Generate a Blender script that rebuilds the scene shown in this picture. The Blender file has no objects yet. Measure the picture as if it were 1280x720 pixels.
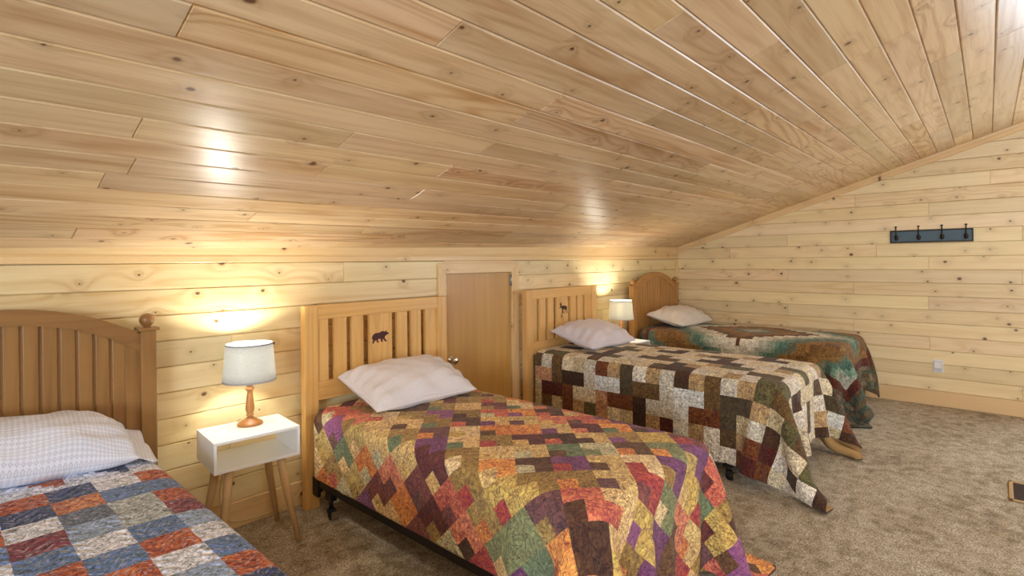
import bpy, bmesh, math, random
import numpy as np
from mathutils import Vector, Matrix

scn = bpy.context.scene
COL = scn.collection
rnd = random.Random(11)

# ------------------------------------------------------------------ room constants (metres)
WALL_Y = 3.016        # knee wall behind the beds
GABLE_X = 6.419       # far gable wall
REAR_X = -3.2         # gable wall behind the camera
RIDGE_Y = -1.5
CAM_H = 1.40
ROW = 0.127           # face of one tongue and groove board
Z0 = 1.4086           # board joint right under the cornice


def ceil_z(x, y):
    yy = y if y > RIDGE_Y else 2 * RIDGE_Y - y
    return 2.505 - 0.318 * yy + 0.0133 * (x - GABLE_X)


# ------------------------------------------------------------------ node helpers
class NT:
    def __init__(self, name):
        self.mat = bpy.data.materials.new(name)
        self.mat.use_nodes = True
        self.t = self.mat.node_tree
        self.b = self.t.nodes['Principled BSDF']

    def n(self, kind, **kw):
        nd = self.t.nodes.new(kind)
        for k, v in kw.items():
            setattr(nd, k, v)
        return nd

    def link(self, a, b):
        self.t.links.new(a, b)

    def put(self, sock, v):
        if isinstance(v, bpy.types.NodeSocket):
            self.link(v, sock)
        else:
            sock.default_value = v

    def math(self, op, a, b=0.0, c=None, clamp=False):
        m = self.n('ShaderNodeMath', operation=op, use_clamp=clamp)
        self.put(m.inputs[0], a)
        self.put(m.inputs[1], b)
        if c is not None:
            self.put(m.inputs[2], c)
        return m.outputs[0]

    def vmath(self, op, a, b=(0, 0, 0)):
        m = self.n('ShaderNodeVectorMath', operation=op)
        self.put(m.inputs[0], a)
        self.put(m.inputs[1], b)
        return m.outputs['Vector'] if op not in ('LENGTH', 'DISTANCE', 'DOT_PRODUCT') else m.outputs['Value']

    def mix(self, fac, a, b, mode='MIX'):
        m = self.n('ShaderNodeMix', data_type='RGBA', blend_type=mode)
        self.put(m.inputs[0], fac)
        self.put(m.inputs[6], a)
        self.put(m.inputs[7], b)
        return m.outputs[2]

    def noise(self, vec, scale=5.0, detail=2.0, rough=0.5, dist=0.0):
        m = self.n('ShaderNodeTexNoise')
        self.put(m.inputs['Vector'], vec)
        self.put(m.inputs['Scale'], scale)
        m.inputs['Detail'].default_value = detail
        m.inputs['Roughness'].default_value = rough
        m.inputs['Distortion'].default_value = dist
        return m.outputs['Fac'], m.outputs['Color']

    def ramp(self, fac, stops, interp='LINEAR'):
        r = self.n('ShaderNodeValToRGB')
        r.color_ramp.interpolation = interp
        els = r.color_ramp.elements
        while len(els) > 1:
            els.remove(els[-1])
        for i, (p, c) in enumerate(stops):
            e = els[0] if i == 0 else els.new(p)
            e.position = p
            c = c if isinstance(c, (tuple, list)) else (c, c, c)
            e.color = tuple(c) if len(c) == 4 else tuple(c) + (1,)
        self.put(r.inputs[0], fac)
        return r.outputs[0]

    def sep(self, v):
        s = self.n('ShaderNodeSeparateXYZ')
        self.put(s.inputs[0], v)
        return s.outputs

    def comb(self, x, y, z=0.0):
        s = self.n('ShaderNodeCombineXYZ')
        self.put(s.inputs[0], x)
        self.put(s.inputs[1], y)
        self.put(s.inputs[2], z)
        return s.outputs[0]

    def bump(self, height, dist, strength=1.0):
        b = self.n('ShaderNodeBump')
        b.inputs['Strength'].default_value = strength
        b.inputs['Distance'].default_value = dist
        self.put(b.inputs['Height'], height)
        self.link(b.outputs[0], self.b.inputs['Normal'])

    def set(self, **kw):
        for k, v in kw.items():
            self.put(self.b.inputs[k.replace('_', ' ')], v)


def srgb(r, g, b):
    f = lambda c: (c / 255 / 12.92) if c / 255 <= 0.04045 else ((c / 255 + 0.055) / 1.055) ** 2.4
    return (f(r), f(g), f(b))


def wood(name, light, dark, knot=0.0, rough=0.4, axis='UV', ring=10.0, fibre=0.25, contrast=0.55,
         tint=False, knot_col=(0.13, 0.042, 0.013), knot_cell=0.30, tint_amt=0.28, warp=5.0, streak=0.0):
    """Plain-sawn boards: contour-line grain, fine fibres, knots with rings around them."""
    m = NT(name)
    if axis == 'UV':
        uv = m.n('ShaderNodeUVMap').outputs[0]
        u, v, w = m.sep(uv)
        w = 0.0
    else:
        o = m.n('ShaderNodeTexCoord').outputs['Object']
        x, y, z = m.sep(o)
        r = m.n('ShaderNodeObjectInfo').outputs['Random']
        off = m.math('MULTIPLY', r, 37.0)
        if axis == 'X':
            u, v, w = x, z, y
        elif axis == 'Y':
            u, v, w = y, x, z
        else:
            u, v, w = z, x, y
        u = m.math('ADD', u, off)
        v = m.math('ADD', v, off)
    # knots
    kx, ky = 1.0 / knot_cell, 1.0 / 0.11
    ks = m.comb(m.math('MULTIPLY', u, kx), m.math('MULTIPLY', v, ky), 0.0)
    vor = m.n('ShaderNodeTexVoronoi', voronoi_dimensions='2D')
    m.put(vor.inputs['Vector'], ks)
    vor.inputs['Scale'].default_value = 1.0
    px, py, _ = m.sep(vor.outputs['Position'])
    kxs, kys, _ = m.sep(ks)
    dx = m.math('DIVIDE', m.math('SUBTRACT', kxs, px), kx * 1.25)
    dy = m.math('DIVIDE', m.math('SUBTRACT', kys, py), ky)
    dist = m.vmath('LENGTH', m.comb(dx, dy, 0.0))
    wob = m.noise(m.comb(m.math('MULTIPLY', u, 60), m.math('MULTIPLY', v, 60), w), 1.0, 1)[0]
    dist = m.math('ADD', dist, m.math('MULTIPLY', m.math('SUBTRACT', wob, 0.5), 0.006))
    cr, cg, cb = m.sep(vor.outputs['Color'])
    present = m.math('LESS_THAN', cr, knot)
    rad = m.math('MULTIPLY_ADD', m.math('POWER', cg, 2.5), 0.012, 0.0042)
    core = m.math('MULTIPLY', m.math('SUBTRACT', 1.0, m.math('SMOOTH_MIN', m.math('DIVIDE', dist, rad), 1.0, 0.35), clamp=True), present)
    core = m.math('MULTIPLY', core, 2.4, clamp=True)
    halo = m.math('MULTIPLY', m.math('POWER', 2.718, m.math('MULTIPLY', dist, -42.0)), present)
    # contour grain
    base = m.noise(m.comb(m.math('MULTIPLY', u, 0.38), m.math('MULTIPLY', v, warp), w), 1.0, 1.5, 0.45)[0]
    field = m.math('ADD', m.math('MULTIPLY', base, ring), m.math('MULTIPLY', halo, 2.2))
    s = m.math('SINE', m.math('MULTIPLY', field, 6.283))
    lines = m.math('POWER', m.math('MULTIPLY_ADD', s, 0.5, 0.5), 2.2)
    fib = m.noise(m.comb(m.math('MULTIPLY', u, 5.0), m.math('MULTIPLY', v, 170.0), m.math('MULTIPLY', w, 170.0) if not isinstance(w, float) else 0.0), 1.0, 2)[0]
    big = m.noise(m.comb(m.math('MULTIPLY', u, 0.7), m.math('MULTIPLY', v, 16.0), w), 1.0, 2.5, 0.55)[0]
    gs = contrast * 0.55
    if tint:
        tb_ = m.sep(m.n('ShaderNodeVertexColor', layer_name='tint').outputs[0])[1]
        gs = m.math('MULTIPLY', m.math('MULTIPLY_ADD', m.math('POWER', tb_, 3.0), 0.85, 0.28), contrast * 0.75)
    f = m.math('ADD', m.math('MULTIPLY', lines, gs), m.math('MULTIPLY', m.math('SUBTRACT', fib, 0.5), fibre * 2))
    f = m.math('ADD', f, m.math('MULTIPLY', m.math('SUBTRACT', big, 0.42), contrast * 2.2), clamp=True)
    col = m.mix(f, light + (1,), dark + (1,))
    if tint:
        a = m.n('ShaderNodeVertexColor', layer_name='tint').outputs[0]
        tr, tg, tb = m.sep(a)
        val = m.math('MULTIPLY_ADD', tr, tint_amt, 1.0 - tint_amt * 0.62)
        red = m.math('MULTIPLY_ADD', tg, -0.05, 1.02)
        blue = m.math('MULTIPLY_ADD', tb, 0.14, 0.92)
        col = m.mix(1.0, col, m.comb(val, m.math('MULTIPLY', val, red), m.math('MULTIPLY', val, m.math('MULTIPLY', red, blue))), 'MULTIPLY')
    col = m.mix(m.math('MULTIPLY', halo, 0.45, clamp=True), col, tuple(c * 0.62 for c in dark) + (1,))
    col = m.mix(m.math('MULTIPLY', core, 0.92), col, knot_col + (1,))
    m.set(Base_Color=col, Roughness=rough)
    m.bump(m.math('ADD', fib, m.math('MULTIPLY', lines, 0.4)), 0.0004, 0.35)
    return m.mat


def plain(name, col, rough=0.5, metal=0.0, bumpscale=None, bumpd=0.0005, var=0.06):
    m = NT(name)
    o = m.n('ShaderNodeTexCoord').outputs['Object']
    nz = m.noise(o, bumpscale or 30.0, 3)[0]
    c = m.mix(nz, tuple(x * (1 - var) for x in col) + (1,), tuple(min(1, x * (1 + var)) for x in col) + (1,))
    m.set(Base_Color=c, Roughness=rough, Metallic=metal)
    if bumpscale:
        m.bump(nz, bumpd)
    return m.mat


# ------------------------------------------------------------------ mesh helpers
class MB:
    def __init__(self):
        self.v, self.f, self.m, self.s = [], [], [], []
        self.uv, self.col = [], []

    def face(self, pts, mi=0, smooth=False, uv=None, col=None):
        i = len(self.v)
        self.v += [tuple(p) for p in pts]
        self.f.append(tuple(range(i, i + len(pts))))
        self.m.append(mi)
        self.s.append(smooth)
        self.uv.append(uv)
        self.col.append(col)

    def mesh(self, verts, faces, mi=0, smooth=False):
        i = len(self.v)
        self.v += [tuple(p) for p in verts]
        for f in faces:
            self.f.append(tuple(i + k for k in f))
            self.m.append(mi)
            self.s.append(smooth)
            self.uv.append(None)
            self.col.append(None)
        return self

    def box(self, x0, x1, y0, y1, z0, z1, bev=0.003, mi=0, mat4=None):
        bm = bmesh.new()
        bmesh.ops.create_cube(bm, size=1.0)
        for v in bm.verts:
            v.co = ((x0 + x1) / 2 + v.co.x * (x1 - x0), (y0 + y1) / 2 + v.co.y * (y1 - y0), (z0 + z1) / 2 + v.co.z * (z1 - z0))
        if bev > 0:
            bev = min(bev, 0.45 * min(x1 - x0, y1 - y0, z1 - z0))
            bmesh.ops.bevel(bm, geom=bm.edges[:], offset=bev, segments=2, affect='EDGES', profile=0.6)
        return self.bm(bm, mi, mat4=mat4)

    def bm(self, bm, mi=0, smooth=False, mat4=None):
        bm.verts.index_update()
        vs = [(mat4 @ v.co) if mat4 else v.co.copy() for v in bm.verts]
        fs = [tuple(v.index for v in f.verts) for f in bm.faces]
        bm.free()
        return self.mesh(vs, fs, mi, smooth)

    def prism(self, pts, axis_y0, axis_y1, bev=0.0, mi=0):
        """outline in (x, z), extruded along y"""
        bm = bmesh.new()
        vs = [bm.verts.new((x, axis_y0, z)) for x, z in pts]
        f = bm.faces.new(vs)
        r = bmesh.ops.extrude_face_region(bm, geom=[f])
        for g in r['geom']:
            if isinstance(g, bmesh.types.BMVert):
                g.co.y = axis_y1
        bmesh.ops.recalc_face_normals(bm, faces=bm.faces[:])
        if bev:
            bmesh.ops.bevel(bm, geom=bm.edges[:], offset=bev, segments=1, affect='EDGES')
        bmesh.ops.triangulate(bm, faces=[f for f in bm.faces if len(f.verts) > 4])
        return self.bm(bm, mi)

    def lathe(self, prof, seg=32, cx=0, cy=0, mi=0, cap=True, smooth=True):
        vs, fs = [], []
        n = len(prof)
        for r, z in prof:
            for k in range(seg):
                a = 2 * math.pi * k / seg
                vs.append((cx + r * math.cos(a), cy + r * math.sin(a), z))
        for i in range(n - 1):
            for k in range(seg):
                k2 = (k + 1) % seg
                fs.append((i * seg + k, i * seg + k2, (i + 1) * seg + k2, (i + 1) * seg + k))
        if cap:
            fs.append(tuple(reversed(range(seg))))
            fs.append(tuple((n - 1) * seg + k for k in range(seg)))
        return self.mesh(vs, fs, mi, smooth)

    def tube(self, pts, rad, seg=10, mi=0, cap=True):
        pts = [Vector(p) for p in pts]
        rads = rad if isinstance(rad, (list, tuple)) else [rad] * len(pts)
        vs, fs = [], []
        up = Vector((0.13, 0.31, 0.94))
        prev = None
        for i, p in enumerate(pts):
            d = (pts[min(i + 1, len(pts) - 1)] - pts[max(i - 1, 0)]).normalized()
            a = prev - d * prev.dot(d) if prev is not None else d.cross(up)
            a.normalize()
            prev = a
            b = d.cross(a)
            for k in range(seg):
                t = 2 * math.pi * k / seg
                vs.append(p + (a * math.cos(t) + b * math.sin(t)) * rads[i])
        for i in range(len(pts) - 1):
            for k in range(seg):
                k2 = (k + 1) % seg
                fs.append((i * seg + k, i * seg + k2, (i + 1) * seg + k2, (i + 1) * seg + k))
        if cap:
            fs.append(tuple(reversed(range(seg))))
            fs.append(tuple((len(pts) - 1) * seg + k for k in range(seg)))
        return self.mesh(vs, fs, mi, True)

    def ball(self, c, r, seg=20, mi=0, sz=(1, 1, 1)):
        bm = bmesh.new()
        bmesh.ops.create_uvsphere(bm, u_segments=seg, v_segments=seg // 2 + 2, radius=r)
        for v in bm.verts:
            v.co = Vector(c) + Vector((v.co.x * sz[0], v.co.y * sz[1], v.co.z * sz[2]))
        return self.bm(bm, mi, True)

    def build(self, name, mats, parent=None, loc=(0, 0, 0), rz=0.0):
        me = bpy.data.meshes.new(name)
        me.from_pydata(self.v, [], self.f)
        for mt in (mats if isinstance(mats, (list, tuple)) else [mats]):
            me.materials.append(mt)
        me.polygons.foreach_set('material_index', self.m)
        me.polygons.foreach_set('use_smooth', self.s)
        if any(u is not None for u in self.uv):
            ul = me.uv_layers.new(name='UVMap')
            for p, uv in zip(me.polygons, self.uv):
                if uv:
                    for li, c in zip(p.loop_indices, uv):
                        ul.data[li].uv = c
        if any(c is not None for c in self.col):
            ca = me.color_attributes.new('tint', 'FLOAT_COLOR', 'CORNER')
            for p, c in zip(me.polygons, self.col):
                if c:
                    for li in p.loop_indices:
                        ca.data[li].color = c
        me.update()
        o = bpy.data.objects.new(name, me)
        COL.objects.link(o)
        o.location = loc
        o.rotation_euler = (0, 0, rz)
        if parent:
            o.parent = parent
        return o


def thing(name, label, cat, loc=(0, 0, 0), rz=0.0, group=None):
    o = bpy.data.objects.new(name, None)
    o.empty_display_size = 0.1
    COL.objects.link(o)
    o.location = loc
    o.rotation_euler = (0, 0, rz)
    return tag(o, label, cat, group)


def tag(o, label, cat, group=None):
    o['label'] = label
    o['category'] = cat
    if group:
        o['group'] = group
    return o


def struct(o, label, cat):
    o['kind'] = 'structure'
    return tag(o, label, cat)


def dup(root, loc, label, group=None):
    """copy a thing together with its parts and their sub-parts"""
    r = root.copy()
    COL.objects.link(r)
    r.location = loc
    r['label'] = label
    if group:
        r['group'] = group
    for ch in list(root.children):
        c = ch.copy()
        COL.objects.link(c)
        c.parent = r
        for g in list(ch.children):
            d = g.copy()
            COL.objects.link(d)
            d.parent = c
    return r


# ------------------------------------------------------------------ materials
PINE_L, PINE_D = srgb(236, 208, 160), srgb(205, 162, 102)
M_wall = wood('pine_wall_boards', srgb(239, 220, 170), srgb(212, 174, 112), knot=0.55, rough=0.38, tint=True, tint_amt=0.18, contrast=0.55)
M_gable = wood('pine_gable_boards', srgb(240, 220, 178), srgb(214, 178, 122), knot=0.60, rough=0.45, tint=True, tint_amt=0.17, contrast=0.5)
M_ceil = wood('pine_ceiling_boards', srgb(232, 206, 168), srgb(192, 148, 98), knot=0.5, rough=0.32, tint=True, ring=15.0, contrast=0.85, fibre=0.38, tint_amt=0.30)
M_trim = wood('pine_trim', srgb(236, 206, 154), srgb(212, 170, 108), knot=0.25, rough=0.38, axis='X', contrast=0.4)
M_trimy = wood('pine_trim_across', srgb(232, 200, 150), srgb(208, 166, 108), knot=0.3, rough=0.42, axis='Y', contrast=0.4)
M_trimz = wood('pine_trim_upright', srgb(234, 202, 150), srgb(210, 168, 106), knot=0.22, rough=0.38, axis='Z', contrast=0.4)
M_door = wood('birch_veneer', srgb(202, 156, 84), srgb(174, 124, 60), rough=0.36, axis='Z', ring=3.0, contrast=0.6, fibre=0.12, warp=3.0)
M_honx = wood('honey_pine_level', srgb(228, 182, 110), srgb(198, 142, 74), rough=0.36, axis='X', contrast=0.55, knot=0.04)
M_honz = wood('honey_pine_upright', srgb(228, 182, 110), srgb(198, 142, 74), rough=0.36, axis='Z', contrast=0.55, knot=0.05)
M_mooz = wood('pale_pine_upright', srgb(232, 186, 118), srgb(206, 150, 82), rough=0.36, axis='Z', contrast=0.5, knot=0.22)
M_moox = wood('pale_pine_level', srgb(232, 186, 118), srgb(206, 150, 82), rough=0.36, axis='X', contrast=0.5, knot=0.04)
M_brx = wood('brown_stained_level', srgb(152, 112, 66), srgb(118, 80, 44), rough=0.34, axis='X', contrast=0.55)
M_brz = wood('brown_stained_upright', srgb(156, 116, 68), srgb(118, 80, 44), rough=0.34, axis='Z', contrast=0.6)
M_oax = wood('golden_oak_level', srgb(188, 138, 76), srgb(152, 104, 52), rough=0.34, axis='X', contrast=0.5)
M_oaz = wood('golden_oak_upright', srgb(188, 138, 76), srgb(152, 104, 52), rough=0.34, axis='Z', contrast=0.6)
M_leg = wood('pale_beech', srgb(214, 178, 128), srgb(186, 146, 96), rough=0.42, axis='Z', contrast=0.4)
M_turn = wood('turned_maple', srgb(182, 124, 66), srgb(148, 92, 42), rough=0.3, axis='Z', contrast=0.5)
M_white = plain('white_lacquer', (0.86, 0.86, 0.86), 0.28, var=0.01)
M_black = plain('black_steel', (0.018, 0.015, 0.016), 0.42, 0.3, 40, 0.0004)
M_rubber = plain('black_rubber', (0.012, 0.012, 0.012), 0.6)
M_brass = plain('brown_brake_steel', (0.30, 0.22, 0.13), 0.4, 0.4)
M_chrome = plain('chrome', (0.80, 0.80, 0.82), 0.10, 1.0, var=0.01)
M_hinge = plain('dull_nickel', (0.42, 0.40, 0.37), 0.35, 0.9)
M_burg = plain('burgundy_inlay', srgb(72, 22, 26), 0.5, 0, 60, 0.0003, 0.3)
M_dkbr = plain('dark_brown_inlay', srgb(52, 26, 16), 0.5, 0, 60, 0.0003, 0.2)
M_ticking = plain('mattress_ticking', (0.78, 0.76, 0.80), 0.9, 0, 200, 0.0006)
M_cord = plain('cream_plastic_cord', srgb(222, 200, 150), 0.45)
M_plate = plain('white_plastic', (0.82, 0.83, 0.85), 0.35, var=0.01)
M_plate2 = plain('grey_white_plastic', (0.56, 0.58, 0.64), 0.4, var=0.01)
M_slate = wood('slate_blue_paint', srgb(74, 98, 112), srgb(58, 80, 94), rough=0.5, axis='Y', contrast=0.4, fibre=0.4)
M_iron = plain('oil_rubbed_bronze', (0.022, 0.015, 0.012), 0.32, 0.6, 60, 0.0004)
M_grille = plain('brown_vent_louvres', srgb(74, 58, 48), 0.5, 0.3)
M_ventframe = plain('tan_vent_flange', srgb(176, 142, 96), 0.45, 0.1)
M_plaster = plain('painted_frame', (0.8, 0.8, 0.78), 0.5)
M_binding = plain('dark_red_binding', srgb(96, 44, 34), 0.9, 0, 150, 0.0006, 0.2)


def glass():
    m = NT('window_glass')
    m.set(Base_Color=(0.95, 0.97, 1, 1), Roughness=0.02, IOR=1.45)
    m.put(m.b.inputs['Transmission Weight'], 1.0)
    return m.mat


M_glass = glass()


def carpet():
    m = NT('carpet_pile')
    o = m.n('ShaderNodeTexCoord').outputs['Object']
    a = m.noise(o, 1.7, 3, 0.6)[0]
    b = m.noise(o, 14.0, 3, 0.6, 0.5)[0]
    c = m.noise(o, 120.0, 3, 0.7, 0.6)[0]
    d = m.noise(o, 330.0, 2, 0.7)[0]
    col = m.ramp(c, [(0.32, srgb(100, 88, 72)), (0.44, srgb(172, 159, 140)), (0.54, srgb(212, 202, 186)), (0.66, srgb(250, 246, 238))])
    mott = m.ramp(m.math('MULTIPLY_ADD', b, 0.6, m.math('MULTIPLY', a, 0.4)), [(0.36, srgb(172, 158, 134)), (0.5, srgb(230, 222, 204)), (0.62, (1, 1, 0.97))])
    col = m.mix(1.0, col, mott, 'MULTIPLY')
    m.set(Base_Color=col, Roughness=0.98)
    m.put(m.b.inputs['Sheen Weight'], 0.15)
    m.bump(m.math('ADD', c, m.math('MULTIPLY', d, 0.5)), 0.012, 0.7)
    return m.mat


M_carpet = carpet()


def shade_mat(name, col, transl=0.45):
    m = NT(name)
    o = m.n('ShaderNodeTexCoord').outputs['Object']
    x, y, z = m.sep(o)
    ang = m.math('ARCTAN2', y, x)
    w1 = m.noise(m.comb(m.math('MULTIPLY', ang, 90), m.math('MULTIPLY', z, 90)), 1.0, 2)[0]
    w2 = m.noise(m.comb(m.math('MULTIPLY', ang, 18), m.math('MULTIPLY', z, 700)), 1.0, 2)[0]
    w3 = m.noise(m.comb(m.math('MULTIPLY', ang, 90), m.math('MULTIPLY', z, 130)), 1.0, 2)[0]
    wv = m.math('MULTIPLY', m.math('ADD', m.math('ADD', w1, w2), w3), 0.333)
    c = m.mix(m.ramp(wv, [(0.36, 0.0), (0.62, 1.0)]), tuple(x * 0.66 for x in col) + (1,), col + (1,))
    m.set(Base_Color=c, Roughness=0.95)
    tr = m.n('ShaderNodeBsdfTranslucent')
    m.put(tr.inputs['Color'], c)
    ms = m.n('ShaderNodeMixShader')
    ms.inputs[0].default_value = transl
    out = m.t.nodes['Material Output']
    m.link(m.b.outputs[0], ms.inputs[1])
    m.link(tr.outputs[0], ms.inputs[2])
    m.link(ms.outputs[0], out.inputs['Surface'])
    m.bump(wv, 0.0006)
    return m.mat


M_shade = shade_mat('linen_shade', (0.82, 0.84, 0.83), 0.36)
M_shade2 = shade_mat('white_linen_shade', (0.88, 0.86, 0.76), 0.36)
M_shadetrim = plain('grey_shade_trim', (0.42, 0.42, 0.44), 0.9, 0, 200, 0.0004)
M_shadetrim2 = plain('white_shade_trim', (0.66, 0.64, 0.60), 0.9, 0, 200, 0.0004)


def bulb():
    m = NT('lit_bulb')
    m.set(Base_Color=(1, 1, 1, 1))
    m.put(m.b.inputs['Emission Color'], (1.0, 0.86, 0.62, 1))
    m.put(m.b.inputs['Emission Strength'], 30.0)
    return m.mat


M_bulb = bulb()


def pillow_mat(name, base, line, scale, kind):
    m = NT(name)
    uv = m.n('ShaderNodeUVMap').outputs[0]
    u, v, _ = m.sep(uv)
    fu = m.math('FRACT', m.math('MULTIPLY', u, scale))
    fv = m.math('FRACT', m.math('MULTIPLY', v, scale))
    if kind == 'lattice':
        du = m.math('ABSOLUTE', m.math('SUBTRACT', fu, 0.5))
        dv = m.math('ABSOLUTE', m.math('SUBTRACT', fv, 0.5))
        d = m.math('ADD', du, dv)
        r = m.math('ABSOLUTE', m.math('SUBTRACT', d, 0.36))
        f = m.math('LESS_THAN', r, 0.10)
        dot = m.math('LESS_THAN', d, 0.12)
        f = m.math('ADD', f, dot, clamp=True)
    elif kind == 'check':
        a = m.math('LESS_THAN', fu, 0.30)
        b = m.math('LESS_THAN', fv, 0.30)
        f = m.math('MULTIPLY', m.math('ADD', a, b), 0.5)
    else:
        f = m.noise(uv, scale * 2, 2)[0]
    big = m.noise(uv, 9.0, 3)[0]
    f = m.math('MULTIPLY', f, m.math('MULTIPLY_ADD', big, 0.8, 0.35), clamp=True)
    col = m.mix(f, base + (1,), line + (1,))
    wr = m.noise(m.comb(m.math('MULTIPLY', u, 9), m.math('MULTIPLY', v, 5)), 1.0, 3, 0.55, 1.2)[0]
    m.set(Base_Color=col, Roughness=0.9)
    m.put(m.b.inputs['Sheen Weight'], 0.2)
    m.bump(wr, 0.012, 0.6)
    return m.mat


M_p1 = pillow_mat('lattice_print_cotton', (0.76, 0.79, 0.88), (0.46, 0.46, 0.58), 72, 'lattice')
M_p2 = pillow_mat('checked_cotton', (0.80, 0.77, 0.79), (0.58, 0.52, 0.54), 90, 'check')
M_p3 = pillow_mat('lilac_print_cotton', (0.74, 0.69, 0.72), (0.54, 0.47, 0.52), 60, 'lattice')
M_p4 = pillow_mat('cream_print_cotton', (0.76, 0.71, 0.65), (0.60, 0.53, 0.48), 55, 'lattice')


# ------------------------------------------------------------------ quilt fabrics
def batik(m, col, seed, uv, amount=0.8, speck=True):
    """mottled dye on a fabric colour"""
    off = m.vmath('ADD', uv, m.comb(m.math('MULTIPLY', seed, 61.7), m.math('MULTIPLY', seed, 23.1), m.math('MULTIPLY', seed, 7.0)))
    n1 = m.noise(off, 34.0, 4, 0.7, 1.8)[0]
    n2 = m.noise(off, 90.0, 3, 0.6, 2.2)[0]
    v = m.n('ShaderNodeTexVoronoi', feature='F1')
    m.put(v.inputs['Vector'], off)
    v.inputs['Scale'].default_value = 85.0
    val = m.math('ADD', m.math('MULTIPLY', n1, 1.1), m.math('MULTIPLY', n2, 0.7))
    val = m.math('MULTIPLY_ADD', m.math('SUBTRACT', val, 0.9), amount * 3.0, 1.04)
    hsv = m.n('ShaderNodeHueSaturation')
    m.put(hsv.inputs['Color'], col)
    m.put(hsv.inputs['Value'], m.math('MAXIMUM', val, 0.12))
    m.put(hsv.inputs['Hue'], m.math('MULTIPLY_ADD', m.math('SUBTRACT', n1, 0.5), 0.16, 0.5))
    out = hsv.outputs[0]
    if speck:
        sel = m.math('GREATER_THAN', m.math('FRACT', m.math('MULTIPLY', seed, 7.31)), 0.55)
        dot = m.math('LESS_THAN', v.outputs['Distance'], 0.30)
        h2 = m.n('ShaderNodeHueSaturation')
        m.put(h2.inputs['Color'], out)
        h2.inputs['Value'].default_value = 0.42
        out = m.mix(m.math('MULTIPLY', m.math('MULTIPLY', sel, dot), 0.8), out, h2.outputs[0])
    return out


def quilt_bump(m, uv, kind='meander'):
    u, v, _ = m.sep(uv)
    if kind == 'meander':
        a = m.noise(uv, 17.0, 1, 0.5, 1.5)[0]
        l = m.math('ABSOLUTE', m.math('SUBTRACT', a, 0.5))
        h = m.math('SMOOTH_MIN', m.math('MULTIPLY', l, 14.0), 1.0, 0.6)
    else:
        w = m.math('MULTIPLY', m.math('ADD', u, v), 62.0 * 2.2)
        w2 = m.math('MULTIPLY', m.math('SUBTRACT', u, v), 62.0 * 2.2)
        sel = m.math('GREATER_THAN', m.math('SINE', m.math('MULTIPLY', u, 48.0)), 0.0)
        s = m.math('ADD', m.math('MULTIPLY', m.math('SINE', w), sel), m.math('MULTIPLY', m.math('SINE', w2), m.math('SUBTRACT', 1.0, sel)))
        h = m.math('MULTIPLY_ADD', s, 0.4, 0.5)
    n = m.noise(uv, 40.0, 3, 0.6)[0]
    m.bump(m.math('ADD', h, m.math('MULTIPLY', n, 0.5)), 0.006, 0.85)


def quilt_attr(name, amount=0.8, kind='meander', speck=True):
    m = NT(name)
    uv = m.n('ShaderNodeUVMap').outputs[0]
    a = m.n('ShaderNodeVertexColor', layer_name='tint')
    seed = a.outputs['Alpha']
    col = batik(m, a.outputs['Color'], seed, uv, amount, speck)
    if kind == 'chevron':
        u, v, _ = m.sep(uv)
        sel = m.math('GREATER_THAN', m.math('SINE', m.math('MULTIPLY', u, 48.0)), 0.0)
        sg = m.math('MULTIPLY_ADD', sel, 2.0, -1.0)
        p1 = m.math('ADD', u, m.math('MULTIPLY', v, sg))
        p2 = m.math('SUBTRACT', v, m.math('MULTIPLY', u, sg))
        so = m.math('MULTIPLY', seed, 90.0)
        d1 = m.noise(m.comb(m.math('MULTIPLY', p1, 150.0), m.math('MULTIPLY', p2, 38.0), so), 1.0, 2, 0.55)[0]
        d2 = m.noise(m.comb(m.math('MULTIPLY', p1, 95.0), m.math('MULTIPLY', p2, 30.0), m.math('ADD', so, 33.0)), 1.0, 2, 0.55)[0]
        col = m.mix(m.ramp(d1, [(0.50, 0.0), (0.60, 0.7)]), col, m.mix(0.5, col, srgb(28, 26, 44) + (1,)))
        col = m.mix(m.ramp(d2, [(0.56, 0.0), (0.64, 0.7)]), col, m.mix(0.55, col, srgb(226, 226, 236) + (1,)))
    m.set(Base_Color=col, Roughness=0.92)
    m.put(m.b.inputs['Sheen Weight'], 0.1)
    quilt_bump(m, uv, kind)
    return m.mat


AUTUMN = [srgb(*c) for c in [
    (132, 70, 70), (104, 48, 50), (84, 54, 42), (108, 74, 50), (206, 172, 98), (230, 194, 138), (192, 166, 104),
    (218, 134, 76), (232, 154, 86), (204, 106, 88), (222, 136, 106), (138, 142, 100), (116, 130, 98), (124, 72, 116),
    (150, 88, 138), (234, 204, 156), (218, 184, 124), (178, 66, 66), (160, 126, 70), (116, 76, 78), (94, 60, 42), (206, 196, 158), (226, 184, 120), (172, 140, 84)]]


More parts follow.
